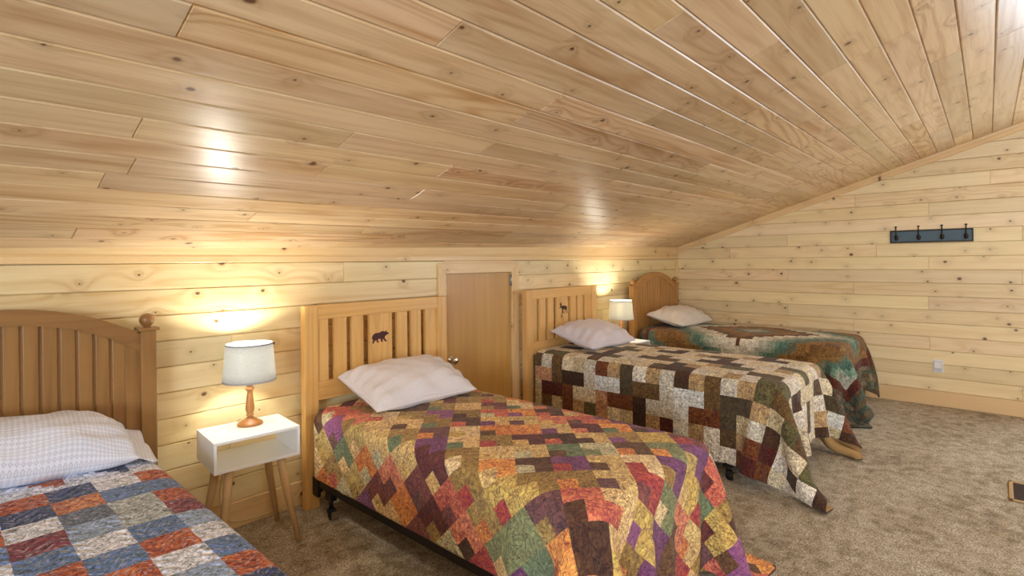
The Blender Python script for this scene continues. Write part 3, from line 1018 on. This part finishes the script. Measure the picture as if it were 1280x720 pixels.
# ------------------------------------------------------------------ quilts: draped by a small position-based cloth solver
def drape(B, step, ns_l, ns_r, nt_top, nt_foot, yhead, clear=0.006, xlim=None, seed=1, steps=170, iters=10, shift=0.0, crown=0.012):
    """grid of (ns_l + ns_r + 1) x (nt + 1) points, spacing step; s = 0 on the bed's centre line, t from the head down to the foot"""
    rs = np.random.RandomState(seed)
    xc = (B['x0'] + B['x1']) / 2 + shift
    s = np.arange(-ns_l, ns_r + 1) * step
    t = np.arange(0, nt_top + nt_foot + 1) * step
    S, T = np.meshgrid(s, t)
    ztop = B['top'] + clear
    hwl, hwr = xc - (B['x0'] - clear), (B['x1'] + clear) - xc
    P = np.zeros(S.shape + (3,))
    P[..., 0] = xc + np.clip(S, -hwl, hwr)
    P[..., 1] = yhead - T
    P[..., 2] = ztop - np.maximum(0, S - hwr) - np.maximum(0, -S - hwl)
    over = (np.maximum(0, S - hwr) + np.maximum(0, -S - hwl))
    P[..., 0] += np.sign(S) * 0.03 * np.minimum(1, over / 0.2)
    P[..., 2] = np.maximum(P[..., 2], 0.01)
    P += rs.normal(0, 0.0015, P.shape)
    P[..., 1] += 0.02 * np.sin(S / 0.21 * 6.283 + seed) * np.clip((T - nt_top * step) / 0.3, 0, 1)
    P[..., 2] += 0.02 * np.sin(S / 0.21 * 6.283 + seed) * np.clip((T - nt_top * step) / 0.3, 0, 1)
    inner = (S > -hwl + 0.09) & (S < hwr - 0.09) & (P[..., 1] > B['yf'] + 0.10)
    pin = inner
    wgt = np.where(pin, 0.0, 1.0)[..., None]
    V = np.zeros_like(P)
    r = 0.05
    c = np.array([(B['x0'] + B['x1']) / 2, (B['yf'] + HB_Y + 0.4) / 2, B['top'] / 2 + 0.05])
    e = np.array([(B['x1'] - B['x0']) / 2 + clear, (HB_Y + 0.4 - B['yf']) / 2 + clear, (B['top'] + clear) / 2 - 0.05]) - r
    dt = 1 / 60.0

    def con(a, b, L, k, only_push=False):
        pa, pb = P[a], P[b]
        d = pb - pa
        l = np.sqrt((d * d).sum(-1, keepdims=True)) + 1e-9
        wa, wb = wgt[a], wgt[b]
        ww = wa + wb
        ww[ww == 0] = 1
        diff = (l - L) / l
        if only_push:
            diff = np.minimum(diff, 0)
        g = k * diff / ww * d
        P[a] = pa + g * wa
        P[b] = pb - g * wb

    sl = lambda a, b, st: slice(a, b, st)
    nT, nS = S.shape

    def pair(dtp, dsp, ot, os_, st_t, st_s):
        rt = range(ot, nT - dtp, st_t)
        if dsp >= 0:
            rsn = range(os_, nS - dsp, st_s)
        else:
            rsn = range(os_ - dsp, nS, st_s)
        A = (slice(rt.start, rt.stop, rt.step), slice(rsn.start, rsn.stop, rsn.step))
        Bq = (slice(rt.start + dtp, rt.stop + dtp, rt.step), slice(rsn.start + dsp, rsn.stop + dsp, rsn.step))
        return A, Bq
    fam = []
    gat = 1 + 0.07 * np.clip((T - nt_top * step - 0.02) / 0.25, 0, 1)
    Lu = lambda a, b: step * (0.5 * (gat[a] + gat[b]))[..., None]
    for o in (0, 1):
        pq = pair(0, 1, 0, o, 1, 2)
        fam.append((pq, Lu(*pq), 1.0, False))
        fam.append((pair(1, 0, o, 0, 2, 1), step, 1.0, False))
    for o in (0, 1):
        fam.append((pair(1, 1, o, 0, 2, 1), step * 1.41421, 0.35, False))
        fam.append((pair(1, -1, o, 0, 2, 1), step * 1.41421, 0.35, False))
    for o in (0, 1, 2, 3):
        if o < 2:
            fam.append((pair(0, 3, 0, o * 3, 1, 6), step * 3, 0.25, True))
            fam.append((pair(3, 0, o * 3, 0, 6, 1), step * 3, 0.25, True))
    for o in (0, 1):
        for q in (0, 1):
            fam.append((pair(0, 2, 0, o + 2 * q, 1, 4), step * 2, 0.22, True))
            fam.append((pair(2, 0, o + 2 * q, 0, 4, 1), step * 2, 0.22, True))
    for k in range(steps):
        old = P.copy()
        V[..., 2] -= 9.8 * dt * 0.6
        V *= 0.965
        P += V * dt * wgt
        for it in range(iters):
            for (a, b), L, kf, op in fam:
                con(a, b, L, kf, op)
            # mattress
            q = P - c
            aq = np.abs(q) - e
            mx = np.maximum(aq, 0)
            ln = np.sqrt((mx * mx).sum(-1))
            d = ln + np.minimum(aq.max(-1), 0) - r
            hit = (d < 0) & ~pin
            if hit.any():
                g = np.where((ln > 1e-6)[..., None], mx / (ln[..., None] + 1e-9), np.eye(3)[aq.argmax(-1)]) * np.sign(q)
                P[hit] -= (g * d[..., None])[hit]
            P[..., 2] = np.where(pin, P[..., 2], np.maximum(P[..., 2], 0.012))
            P[..., 1] = np.minimum(P[..., 1], HB_Y - 0.012)
            if xlim:
                P[..., 0] = np.minimum(P[..., 0], xlim)
        V = (P - old) / dt
        sp = np.sqrt((V * V).sum(-1, keepdims=True))
        V *= np.minimum(1, 1.5 / (sp + 1e-9))
        fl = P[..., 2] < 0.014
        V[fl] *= 0.2
    # a soft crown over the bed
    w = np.clip(1 - (S / (hwr + 0.02)) ** 2, 0, 1) * np.clip((P[..., 1] - B['yf']) / 0.25, 0, 1)
    P[..., 2] += crown * w
    return P, S, T


def quilt(name, label, P, S, T, mats, colour=None, step=0.03):
    nT, nS = S.shape
    org = Vector((float(P[..., 0].mean()), float(P[..., 1].mean()), 0.0))
    me = bpy.data.meshes.new(name)
    V = (P.reshape(-1, 3) - np.array(org)).tolist()
    F, FI = [], []
    for j in range(nT - 1):
        for i in range(nS - 1):
            a = j * nS + i
            F.append((a, a + nS, a + nS + 1, a + 1))
            FI.append((j, i))
    me.from_pydata(V, [], F)
    ul = me.uv_layers.new(name='UVMap')
    uvs = np.zeros((len(F), 4, 2), dtype=np.float32)
    for n, (j, i) in enumerate(FI):
        for k, (jj, ii) in enumerate(((j, i), (j + 1, i), (j + 1, i + 1), (j, i + 1))):
            uvs[n, k] = (S[jj, ii], T[jj, ii])
    ul.data.foreach_set('uv', uvs.ravel())
    if colour:
        ca = me.color_attributes.new('tint', 'FLOAT_COLOR', 'CORNER')
        cc = np.zeros((len(F), 4, 4), dtype=np.float32)
        for n, (j, i) in enumerate(FI):
            cc[n, :, :] = colour(j, i, (S[j, i] + S[j, i + 1]) / 2, (T[j, i] + T[j + 1, i]) / 2)
        ca.data.foreach_set('color', cc.ravel())
    me.polygons.foreach_set('use_smooth', [True] * len(F))
    for m in mats:
        me.materials.append(m)
    o = bpy.data.objects.new(name, me)
    COL.objects.link(o)
    o.location = org
    ss = o.modifiers.new('smooth', 'SUBSURF')
    ss.levels = ss.render_levels = 2
    ss.uv_smooth = 'NONE'
    sd = o.modifiers.new('thickness', 'SOLIDIFY')
    sd.thickness = 0.011
    sd.offset = -0.2
    sd.material_offset = 1
    sd.material_offset_rim = 2
    me.update()
    return tag(o, label, 'quilt', 'patchwork quilts on the beds')


def hsh(*k):
    return random.Random('-'.join(str(x) for x in k)).random()


# --- brown and cream quilt (0.105 m cells; four rows of the near side follow the photo)
CELL3 = 0.105
pal3 = {'W': (222, 212, 196), 'B': (214, 214, 208), 'S': (204, 196, 178), 'T': (178, 146, 104), 'L': (196, 178, 140), 'P': (188, 140, 104), 'C': (220, 204, 172),
        'D': (72, 44, 26), 'O': (104, 76, 40), 'G': (78, 64, 44), 'R': (82, 26, 18), 'K': (60, 34, 20), 'N': (112, 58, 24), 'V': (96, 88, 54), 'E': (94, 68, 40)}
pal3 = {k: srgb(*v) for k, v in pal3.items()}
#         columns from the head:  0 1 2 3 4 5 6 7 8 9 ...
side3 = ['ESOCLSNTGWTSDTOSTVO',
         'PPOKKSBBGOOSBBOGGTL',
         'LRRNCCPNNKSSBNNGLSD',
         'LOLNTVPCLKTRBTWETNR',
         'DDLNTVTVCSCRKVWWNRN',
         'EOKDTCVDDSVETOSDNRD']
top3 = ['CVVCWEWCCCEDDWCTWVVC',
        'WCCTDDVWWCCDTCCWEEWD',
        'CDDWCDWWEEECCTVVCCWE',
        'WCWCTEWCCEWWDDDWWTCC',
        'EEWTVVVCWCCCWDWCCVVC',
        'CWCCWVCCDDWTEEWCWWCC',
        'WTDDCCWTWDCWCCTDDCWE',
        'CCWDWEEWCCVVWCWDCCTW',
        'VWCCCWEECDDWCWCCWEED']


S_OFF = 0.544
T_OFF = 2.786


def col_brown(j, i, s, t, yhead):
    y = yhead - t
    c = int(math.floor((2.786 - y) / CELL3)) + 1
    k = (s + S_OFF) / CELL3
    if k < 0:                               # near side, row 0 on top
        r = int(math.floor(-k))
        r += 1
        ch = side3[min(r, 5)][min(c, 18)] if c >= 0 else 'E'
        if c > 18:
            ch = top3[(r + 3) % 9][(c * 3 + r) % 20]
    else:
        r = int(math.floor(k))
        if r >= 1:
            ch = top3[(r - 1) % 9][(c + (0 if r < 10 else 7)) % 20]
        else:
            ch = side3[0][min(c, 18)]
    if k >= 0 and r >= 9:
        ch = side3[(r - 9) % 5][(c * 5 + 3) % 19]
    q = pal3[ch]
    return q + (hsh(ch, r // 2, c // 2, k < 0),)


Y3 = 2.786 + CELL3 * 1 - 0.08
# align the grid lines with the cells: grid step = CELL3 / 3
st3 = CELL3 / 3
nl3 = int(round((0.985) / st3))
yh3 = 2.786 + 2 * st3


def run_quilts():
    # bed 3
    P, S, T = drape(B3, st3, nl3, nl3, 54, 13, yh3, seed=3)
    S2 = S + 0.0
    # shift S so a cell line falls on -S_OFF
    off = (-S_OFF) - round((-S_OFF) / st3) * st3
    quilt('quilt', 'brown and cream patchwork quilt on the moose headboard bed', P, S2, T, [M_brown, M_lining['brown'], M_bind['brown']],
          lambda j, i, s, t: col_brown(j, i, s + off, t, yh3))

    # bed 2
    st = 0.036
    P, S, T = drape(B2, st, 23, 22, 52, 14, 2.86, seed=7)
    quilt('quilt', 'autumn coloured zigzag patchwork quilt on the bear headboard bed', P, S, T, [M_zig, M_lining['autumn'], M_bind['autumn']])

    # bed 4: bargello diamonds
    st = 0.035
    P, S, T = drape(B4, st, 27, 21, 54, 13, 2.865, seed=5, xlim=GABLE_X - 0.03)
    smax, tmax = 27 * st, 67 * st
    seq = [(206, 196, 172), (184, 180, 164), (136, 152, 146), (92, 116, 112), (146, 106, 56), (154, 112, 58), (144, 104, 54), (132, 92, 46), (120, 80, 40), (98, 60, 34),
           (224, 216, 196), (216, 210, 194), (204, 200, 186), (184, 184, 168), (150, 160, 142), (112, 142, 122), (80, 112, 100), (110, 112, 88), (140, 104, 56), (136, 98, 50), (120, 84, 42)]
    seq = [srgb(*c) for c in seq]

    def col_teal(j, i, s, t):
        es = min(smax - abs(s) if s < 0 else 21 * st - abs(s), tmax - t)
        if 0.225 < es < 0.27 or (0.07 < t < 0.115):
            return srgb(92, 40, 24) + (hsh('b', i // 3, j // 3),)
        if es <= 0.225 or t <= 0.07:
            k = hsh('o', i, j)
            c = [(86, 82, 66), (112, 96, 70), (72, 84, 70), (128, 112, 88), (96, 70, 46)][int(k * 5)]
            return srgb(*c) + (k,)
        qs = round(s / st)
        qt = round((t - 1.02) / st)
        a = abs(qs) / 15.5
        b = abs(qt) / 17.5
        d = a + b
        per = d % 2.0
        if d > 2.0:
            per = 2.0 - per if int(d) % 2 == 0 and d < 4 else per
        idx = min(int(per / 2.0 * len(seq)), len(seq) - 1)
        k = hsh('d', idx, i // 2, j // 2)
        c = seq[idx]
        f = 0.8 + 0.4 * k
        return tuple(x * f for x in c) + (k,)
    quilt('quilt', 'bargello quilt of teal, brown and cream diamonds on the corner bed', P, S, T, [M_teal, M_lining['teal'], M_bind['teal']], col_teal)

    # bed 1: bricks of blue, rust and white with a band of triangles near the pillow
    st = 0.0325
    P, S, T = drape(B1, st, 23, 23, 56, 14, 2.83, seed=9)
    pal1 = {'R': (176, 84, 48), 'D': (50, 70, 116), 'B': (92, 124, 172), 'L': (146, 170, 204), 'W': (218, 224, 240), 'G': (172, 182, 186), 'K': (120, 44, 66), 'P': (134, 112, 150), 'O': (190, 116, 78), 'M': (98, 112, 136)}
    pal1 = {k: srgb(*v) for k, v in pal1.items()}
    # columns by X (0.13 wide), rows from Y = 2.49 towards the foot (0.13 each)
    cols = {0: 'RDWKBRWDLRBW', 1: 'DOMLWBRWDBRL', 2: 'WBGGBRWLRDWB', 3: 'RBRKLWBRDLWB', 4: 'BWRDLBWORLBW', -1: 'DWRBWKLRWBDR', -2: 'BRLWDRBWLKRB', -3: 'WLRDBWRLBDWR', -4: 'RBDWLRWBDRLW', -5: 'LWBRDLWRBDLW'}
    xc = (B1['x0'] + B1['x1']) / 2

    def col_blue(j, i, s, t):
        x = xc + s - 0.005
        y = 2.83 - t
        c = int(math.floor((x - 0.162) / 0.13))
        r = int(math.floor((2.50 - y) / 0.13))
        if s < -22 * st + 0.0 or s > 21.4 * st:
            return srgb(196, 180, 150) + (0.9,)
        if 2.50 <= y < 2.72:
            # flying geese
            cc = int(math.floor((x - 0.162) / 0.195))
            fx = ((x - 0.162) / 0.195) % 1.0
            fy = (y - 2.50) / 0.22
            if fy < 0.12 + 0.80 * (1 - fx) * (1 if cc % 2 else 0.9) and not (fx > 0.86):
                return pal1['W'] + (0.02,)
            ch = 'RMBRDOBLG'[(cc * 4) % 9] if fy < 0.62 else 'LGMBL'[cc % 5]
            return pal1[ch] + (hsh('g', cc, fy < 0.62),)
        if y >= 2.72:
            ch = 'MLWB'[(c + int((2.9 - y) / 0.13)) % 4]
            return pal1[ch] + (hsh('t', c),)
        seqc = cols.get(c, cols[((c + 5) % 10) - 5])
        ch = seqc[r % 12]
        return pal1[ch] + (hsh('c', c, r),)
    quilt('quilt', 'blue, rust and white brick patchwork quilt on the brown arched bed', P, S, T, [M_blue, M_lining['blue'], M_bind['blue']], col_blue)


run_quilts()


# ------------------------------------------------------------------ pillows
def pillow(name, label, mat, L, W, H, loc, tilt, rz, hem=0, roll=0.0, seed=0, sag=0.0):
    """soft pillow in its case: length L along x, W along y; tilt lifts its back edge"""
    r = random.Random(seed)
    n, m = 44, 32
    ph = [r.uniform(0, 6.28) for _ in range(10)]

    def surf(s, t, top):
        a = 1 - 0.055 * math.cos(t * math.pi / 2) ** 2 * 0 - 0.035 * (1 - t * t)
        b = 1 - 0.045 * (1 - s * s)
        x, y = s * L / 2 * a, t * W / 2 * b
        th = (max(0, 1 - abs(s) ** 3.4) ** 0.55) * (max(0, 1 - abs(t) ** 2.6) ** 0.55)
        wr = 0
        edge = (1 - th) * th * 4
        wr += 0.010 * edge * math.sin(9 * s + 4 * t + ph[0]) + 0.007 * edge * math.sin(17 * t - 5 * s + ph[1])
        wr += 0.003 * th * math.sin(5 * s * (1 + 0.5 * t) + ph[2]) + 0.0022 * th * math.sin(15 * s + 3 * math.sin(5 * t + ph[4]) + ph[3])
        z = th * H * (0.72 if top else -0.40) + (wr if top else wr * 0.3)
        # drooping corners
        z += -sag * (abs(s) ** 4) * (1 - th)
        return Vector((x, y, z))
    mb = MB()
    uvv = []
    for top in (True, False):
        vs, fs = [], []
        for j in range(m + 1):
            for i in range(n + 1):
                s = math.sin((i / n - 0.5) * math.pi) * 0.6 + (2 * i / n - 1) * 0.4
                t = math.sin((j / m - 0.5) * math.pi) * 0.6 + (2 * j / m - 1) * 0.4
                vs.append(surf(s, t, top))
                uvv.append(((i / n - 0.5) * L * 1.06, (j / m - 0.5) * W * 1.2))
        for j in range(m):
            for i in range(n):
                a = j * (n + 1) + i
                q = (a, a + 1, a + n + 2, a + n + 1)
                fs.append(q if top else q[::-1])
        mb.mesh(vs, fs, 0, True)
    me = bpy.data.meshes.new(name)
    me.from_pydata(mb.v, [], mb.f)
    me.polygons.foreach_set('use_smooth', [True] * len(mb.f))
    ul = me.uv_layers.new(name='UVMap')
    for lp in me.loops:
        ul.data[lp.index].uv = uvv[lp.vertex_index]
    me.update()
    me.materials.append(mat)
    o = bpy.data.objects.new(name, me)
    COL.objects.link(o)
    o.location = loc
    o.rotation_mode = 'XYZ'
    o.rotation_euler = (tilt, roll, rz)
    if hem:
        h = MB()
        nn = 24
        for lay, (dz, w0) in enumerate(((0.010, 0.94), (-0.006, 0.99))):
            vs, fs = [], []
            for i in range(6):
                for j in range(nn + 1):
                    t = (j / nn * 2 - 1)
                    u = i / 5
                    x = hem * (L / 2 * 0.93 + u * 0.07 * (1 - 0.35 * t * (1 - lay)) + 0.015 * lay)
                    fl = 0.014 * math.sin(t * 5 + ph[5] + lay) * u
                    y = t * W / 2 * w0 * (0.98 - 0.05 * (1 - u))
                    vs.append((x, y, (dz * (1 - t * t) + fl * 0.6 - 0.025 * u) + 0.25 * (1 - u) * H * 0.35 * max(0, 1 - t * t) * (1 if lay == 0 else -0.3)))
            for i in range(5):
                for j in range(nn):
                    a = i * (nn + 1) + j
                    fs.append((a, a + 1, a + nn + 2, a + nn + 1))
            h.mesh(vs, fs, 0, True)
        ho = h.build('pillowcase_hem', mat, o)
        u2 = ho.data.uv_layers.new(name='UVMap')
        for p in ho.data.polygons:
            for li in p.loop_indices:
                co = ho.data.vertices[ho.data.loops[li].vertex_index].co
                u2.data[li].uv = (co.x, co.y)
        sd = ho.modifiers.new('thickness', 'SOLIDIFY')
        sd.thickness = 0.002
    return tag(o, label, 'pillow', 'pillows at the heads of the beds')


D = math.radians
pillow('pillow', 'large white lattice print pillow on the blue quilt', M_p1, 0.80, 0.34, 0.20, (0.20, 2.755, 0.684), D(9), D(-2), hem=1, roll=D(5.5), seed=1)
pillow('pillow', 'white checked pillow on the autumn zigzag quilt', M_p2, 0.70, 0.46, 0.175, (1.965, 2.63, 0.672), D(15), D(-3), seed=2)
pillow('pillow', 'lilac white pillow on the brown and cream quilt', M_p3, 0.66, 0.46, 0.16, (3.95, 2.63, 0.745), D(14), D(-2), seed=3)
pillow('pillow', 'cream pillow on the bargello diamond quilt', M_p4, 0.74, 0.44, 0.16, (5.70, 2.64, 0.755), D(12), D(-2), seed=4)


# ------------------------------------------------------------------ nightstands
def nightstand(loc, rz, label):
    t = thing('nightstand', label, 'nightstand', loc, rz, 'white cubby nightstands between the beds')
    w, d, z0, z1, th = 0.390, 0.300, 0.443, 0.588, 0.013
    MB().box(-w / 2, w / 2, -d / 2, d / 2, z1 - th, z1, 0.002).build('nightstand_top', M_white, t)
    MB().box(-w / 2, w / 2, -d / 2, d / 2, z0, z0 + th, 0.002).build('shelf', M_white, t)
    for s in (-1, 1):
        MB().box(min(s * w / 2, s * (w / 2 - th)), max(s * w / 2, s * (w / 2 - th)), -d / 2, d / 2, z0 + th - 0.001, z1 - th + 0.001, 0.001).build('side_panel', M_white, t)
    for sx in (-1, 1):
        for sy in (-1, 1):
            MB().tube([(sx * 0.118, sy * 0.098, z0 + 0.001), (sx * 0.135, sy * 0.112, 0.30), (sx * 0.186, sy * 0.146, 0.012)], [0.021, 0.019, 0.0115], 18).build('leg', M_leg, t)
    return t


ns = nightstand((1.085, 2.765, 0), D(-4.4), 'white open cubby nightstand between the blue quilt bed and the bear bed')
dup(ns, (4.755, 2.775, 0), 'white nightstand mostly hidden behind the brown and cream quilt')


# ------------------------------------------------------------------ lamps
def lamp(loc, label, shade_m, trim_m, k=1.0, cord=None, wood_m=None):
    t = thing('table_lamp', label, 'lamp', loc, 0, 'lit table lamps on the nightstands')
    wm = wood_m or M_turn
    MB().lathe([(0.0005, 0), (0.058, 0), (0.060, 0.004), (0.058, 0.010), (0.050, 0.016), (0.044, 0.018), (0.036, 0.024), (0.022, 0.032), (0.016, 0.037), (0.0005, 0.037)], 40, cap=False).build('base', wm, t)
    MB().lathe([(0.0005, 0.034), (0.014, 0.036), (0.012, 0.042), (0.018, 0.047), (0.019, 0.052), (0.014, 0.056), (0.018, 0.064), (0.0215, 0.078), (0.0205, 0.10), (0.016, 0.135), (0.0135, 0.155), (0.0125, 0.168),
                (0.016, 0.172), (0.0215, 0.178), (0.0215, 0.184), (0.015, 0.189), (0.013, 0.194), (0.018, 0.200), (0.0195, 0.207), (0.016, 0.214), (0.012, 0.217), (0.0005, 0.217)], 32, cap=False).build('stem', wm, t)
    MB().lathe([(0.0005, 0.215), (0.012, 0.215), (0.014, 0.225), (0.014, 0.262), (0.0005, 0.262)], 20, cap=False).build('socket', M_hinge, t)
    MB().ball((0, 0, 0.305), 0.026, 20, sz=(1, 1, 1.25)).build('bulb', M_bulb, t)
    zb, zt, rb, rt = 0.222, 0.412, 0.124 * k, 0.109 * k
    s = MB().lathe([(rb, zb), (rb * 0.75 + rt * 0.25, zb * 0.75 + zt * 0.25), ((rb + rt) / 2, (zb + zt) / 2), (rb * 0.25 + rt * 0.75, zb * 0.25 + zt * 0.75), (rt, zt)], 56, cap=False).build('shade', shade_m, t)
    sd = s.modifiers.new('thickness', 'SOLIDIFY')
    sd.thickness = 0.0012
    for r, z, sg in ((rb, zb, 1), (rt, zt, -1)):
        MB().lathe([(r + 0.0012, z), (r + 0.0012 - sg * 0.0008, z + sg * 0.008), (r - 0.002 - sg * 0.0008, z + sg * 0.008), (r - 0.002, z), (r + 0.0012, z)], 56, cap=False).build('shade_trim', trim_m, s)
    w = MB()
    for q in range(3):
        a = q * 2.094 + 0.4
        w.tube([(0.010 * math.cos(a), 0.010 * math.sin(a), 0.262), (0.034 * math.cos(a), 0.034 * math.sin(a), 0.31), (0.03 * math.cos(a), 0.03 * math.sin(a), 0.372), ((rt - 0.002) * math.cos(a), (rt - 0.002) * math.sin(a), zt - 0.014)], 0.0013, 6)
    w.build('shade_carrier', M_hinge, s)
    if cord:
        MB().tube(cord, 0.0032, 8).build('cord', M_cord, t)
    return t


def smooth_path(pts, n=8):
    out = []
    P = [Vector(p) for p in pts]
    P = [P[0] * 2 - P[1]] + P + [P[-1] * 2 - P[-2]]
    for i in range(1, len(P) - 2):
        for k in range(n):
            t = k / n
            p0, p1, p2, p3 = P[i - 1:i + 3]
            out.append(0.5 * ((2 * p1) + (p2 - p0) * t + (2 * p0 - 5 * p1 + 4 * p2 - p3) * t * t + (3 * p1 - p0 - 3 * p2 + p3) * t ** 3))
    out.append(P[-2])
    return out


LP1 = (1.112, 2.815, 0.588)
LP2 = (4.700, 2.80, 0.588)
cord1 = smooth_path([(1.112 + 0.0, 2.872, 0.594), (1.10, 2.915, 0.596), (1.09, 2.945, 0.56), (1.07, 2.965, 0.46), (1.02, 2.975, 0.22), (1.06, 2.975, 0.07), (1.20, 2.975, 0.035), (1.36, 2.97, 0.05), (1.43, 2.965, 0.08), (1.475, 2.962, 0.15), (1.54, 2.965, 0.22)])
cord1 = [p - Vector(LP1) for p in cord1]
lamp(LP1, 'lit lamp with grey linen shade on the white nightstand by the bear bed', M_shade, M_shadetrim, 1.0, cord1)
lamp(LP2, 'lit lamp with plain white shade between the moose bed and corner bed', M_shade2, M_shadetrim2, 1.0, None)


# ------------------------------------------------------------------ coat rack, outlet, floor vent
def coat_rack():
    yc, zc = 0.474, 1.601
    t = thing('coat_rack', 'slate blue coat rack with four dark hooks on the gable wall', 'coat rack', (GABLE_X, yc, zc))
    hw, hh = 0.311, 0.060
    MB().box(-0.016, -0.001, -hw + 0.010, hw - 0.010, -hh + 0.010, hh - 0.010, 0.002).build('backboard', M_slate, t)
    f = MB()
    for a, b, c, d in ((-hw, -hw + 0.011, -hh, hh), (hw - 0.011, hw, -hh, hh), (-hw, hw, -hh, -hh + 0.011), (-hw, hw, hh - 0.011, hh)):
        f.box(-0.021, -0.001, a, b, c, d, 0.003)
    f.build('backboard_edge', M_iron, t)
    for y in (0.734, 0.559, 0.385, 0.213):
        yy = y - yc
        h = MB()
        h.ball((-0.018, yy, -0.012), 0.017, 18, sz=(0.35, 1.0, 1.5))
        h.tube(smooth_path([(-0.020, yy, -0.006), (-0.036, yy, -0.004), (-0.046, yy, 0.022), (-0.050, yy, 0.060), (-0.054, yy, 0.092)], 6), [0.0065] * 8 + [0.005] * 17, 10)
        h.lathe([(0.0005, 0.088), (0.009, 0.090), (0.011, 0.095), (0.009, 0.100), (0.0005, 0.101)], 16, -0.054, yy, cap=False)
        h.tube(smooth_path([(-0.020, yy, -0.018), (-0.040, yy, -0.030), (-0.054, yy, -0.020), (-0.058, yy, -0.002)], 6), 0.006, 10)
        h.ball((-0.058, yy, 0.002), 0.012, 14)
        h.build('hook', M_iron, t)


coat_rack()

t = thing('wall_outlet', 'white electrical outlet low on the gable wall', 'outlet', (GABLE_X, 0.426, 0.375))
MB().box(-0.007, -0.0005, -0.038, 0.038, -0.060, 0.060, 0.003).build('cover_plate', M_plate, t)
MB().box(-0.026, -0.006, -0.030, 0.030, -0.046, 0.046, 0.004).build('outlet_face', M_plate2, t)
MB().box(-0.0275, -0.025, -0.026, 0.026, -0.016, 0.042, 0.001).build('outlet_cover', M_plate, t)

t = thing('floor_vent', 'tan and dark brown floor register set in the carpet', 'vent', (4.355, -0.125, 0.0))
f = MB()
w, d = 0.178, 0.088
for a, b, c, e in ((-w, -w + 0.022, -d, d), (w - 0.022, w, -d, d), (-w, w, -d, -d + 0.020), (-w, w, d - 0.020, d)):
    f.box(a, b, c, e, 0.001, 0.009, 0.003)
f.build('vent_frame', M_ventframe, t)
g = MB().box(-w + 0.02, w - 0.02, -d + 0.018, d - 0.018, 0.0005, 0.002, 0)
for k in range(17):
    x = -w + 0.030 + k * (2 * w - 0.06) / 16
    g.box(x - 0.003, x + 0.003, -d + 0.018, d - 0.018, 0.002, 0.007, 0.001)
g.box(-w + 0.02, w - 0.02, -0.004, 0.004, 0.003, 0.0075, 0.001)
g.build('grille', M_grille, t)

# ------------------------------------------------------------------ light
def light(kind, name, loc, energy, col, rot=(0, 0, 0), **kw):
    l = bpy.data.lights.new(name, kind)
    l.energy = energy
    l.color = col
    for k, v in kw.items():
        setattr(l, k, v)
    o = bpy.data.objects.new(name, l)
    COL.objects.link(o)
    o.location = loc
    o.rotation_euler = rot
    return o


light('POINT', 'lamp_light', (LP1[0], LP1[1], LP1[2] + 0.345), 15.0, (1.0, 0.95, 0.84), shadow_soft_size=0.03)
light('POINT', 'lamp_light', (LP2[0], LP2[1], LP2[2] + 0.345), 15.0, (1.0, 0.94, 0.81), shadow_soft_size=0.03)
light('AREA', 'daylight_far_window', (GABLE_X - 0.05, (WY0 + WY1) / 2, (WZ0 + WZ1) / 2), 60.0, (0.76, 0.88, 1.0), (0, D(90), 0), shape='RECTANGLE', size=WZ1 - WZ0, size_y=WY1 - WY0)
light('AREA', 'daylight_near_window', (REAR_X + 0.05, (RY0 + RY1) / 2, (RZ0 + RZ1) / 2), 200.0, (0.74, 0.87, 1.0), (0, D(-90), 0), shape='RECTANGLE', size=RZ1 - RZ0, size_y=RY1 - RY0)
for x in (0.2, 3.6):  # added fill lights under the ridge to even out the room, no fixture there
    light('POINT', 'ridge_fill_light', (x, -1.5, 2.55), 48.0, (0.93, 0.96, 1.0), shadow_soft_size=0.14)

w = bpy.data.worlds.new('sky')
scn.world = w
w.use_nodes = True
w.node_tree.nodes['Background'].inputs[0].default_value = (0.80, 0.90, 1.0, 1)
w.node_tree.nodes['Background'].inputs[1].default_value = 1.0

# ------------------------------------------------------------------ camera
cam = bpy.data.cameras.new('camera')
co = bpy.data.objects.new('camera', cam)
COL.objects.link(co)
al, ro, F = 0.7372, 0.0102, 669.15
cam.sensor_fit = 'HORIZONTAL'
cam.sensor_width = 36.0
cam.lens = F / 1280 * 36.0
cam.shift_x = 0.0
cam.shift_y = -(360 - 326.78) / 1280
fw = Vector((math.cos(al), math.sin(al), 0))
rt = Vector((math.sin(al), -math.cos(al), 0))
up = Vector((0, 0, 1))
c_, s_ = math.cos(ro), math.sin(ro)
rt2 = rt * c_ - up * s_
up2 = up * c_ + rt * s_
M = Matrix((rt2, up2, -fw)).transposed().to_4x4()
M.translation = Vector((0, 0, CAM_H))
co.matrix_world = M
cam.clip_start = 0.05
scn.camera = co

scn.view_settings.view_transform = 'Standard'
scn.view_settings.look = 'None'
scn.view_settings.exposure = 0.08
scn.view_settings.gamma = 1.0
scn.view_settings.use_curve_mapping = False
scn.cycles.max_bounces = 10
scn.cycles.diffuse_bounces = 6
scn.cycles.glossy_bounces = 4
scn.cycles.sample_clamp_indirect = 6.0
scn.cycles.use_denoising = True
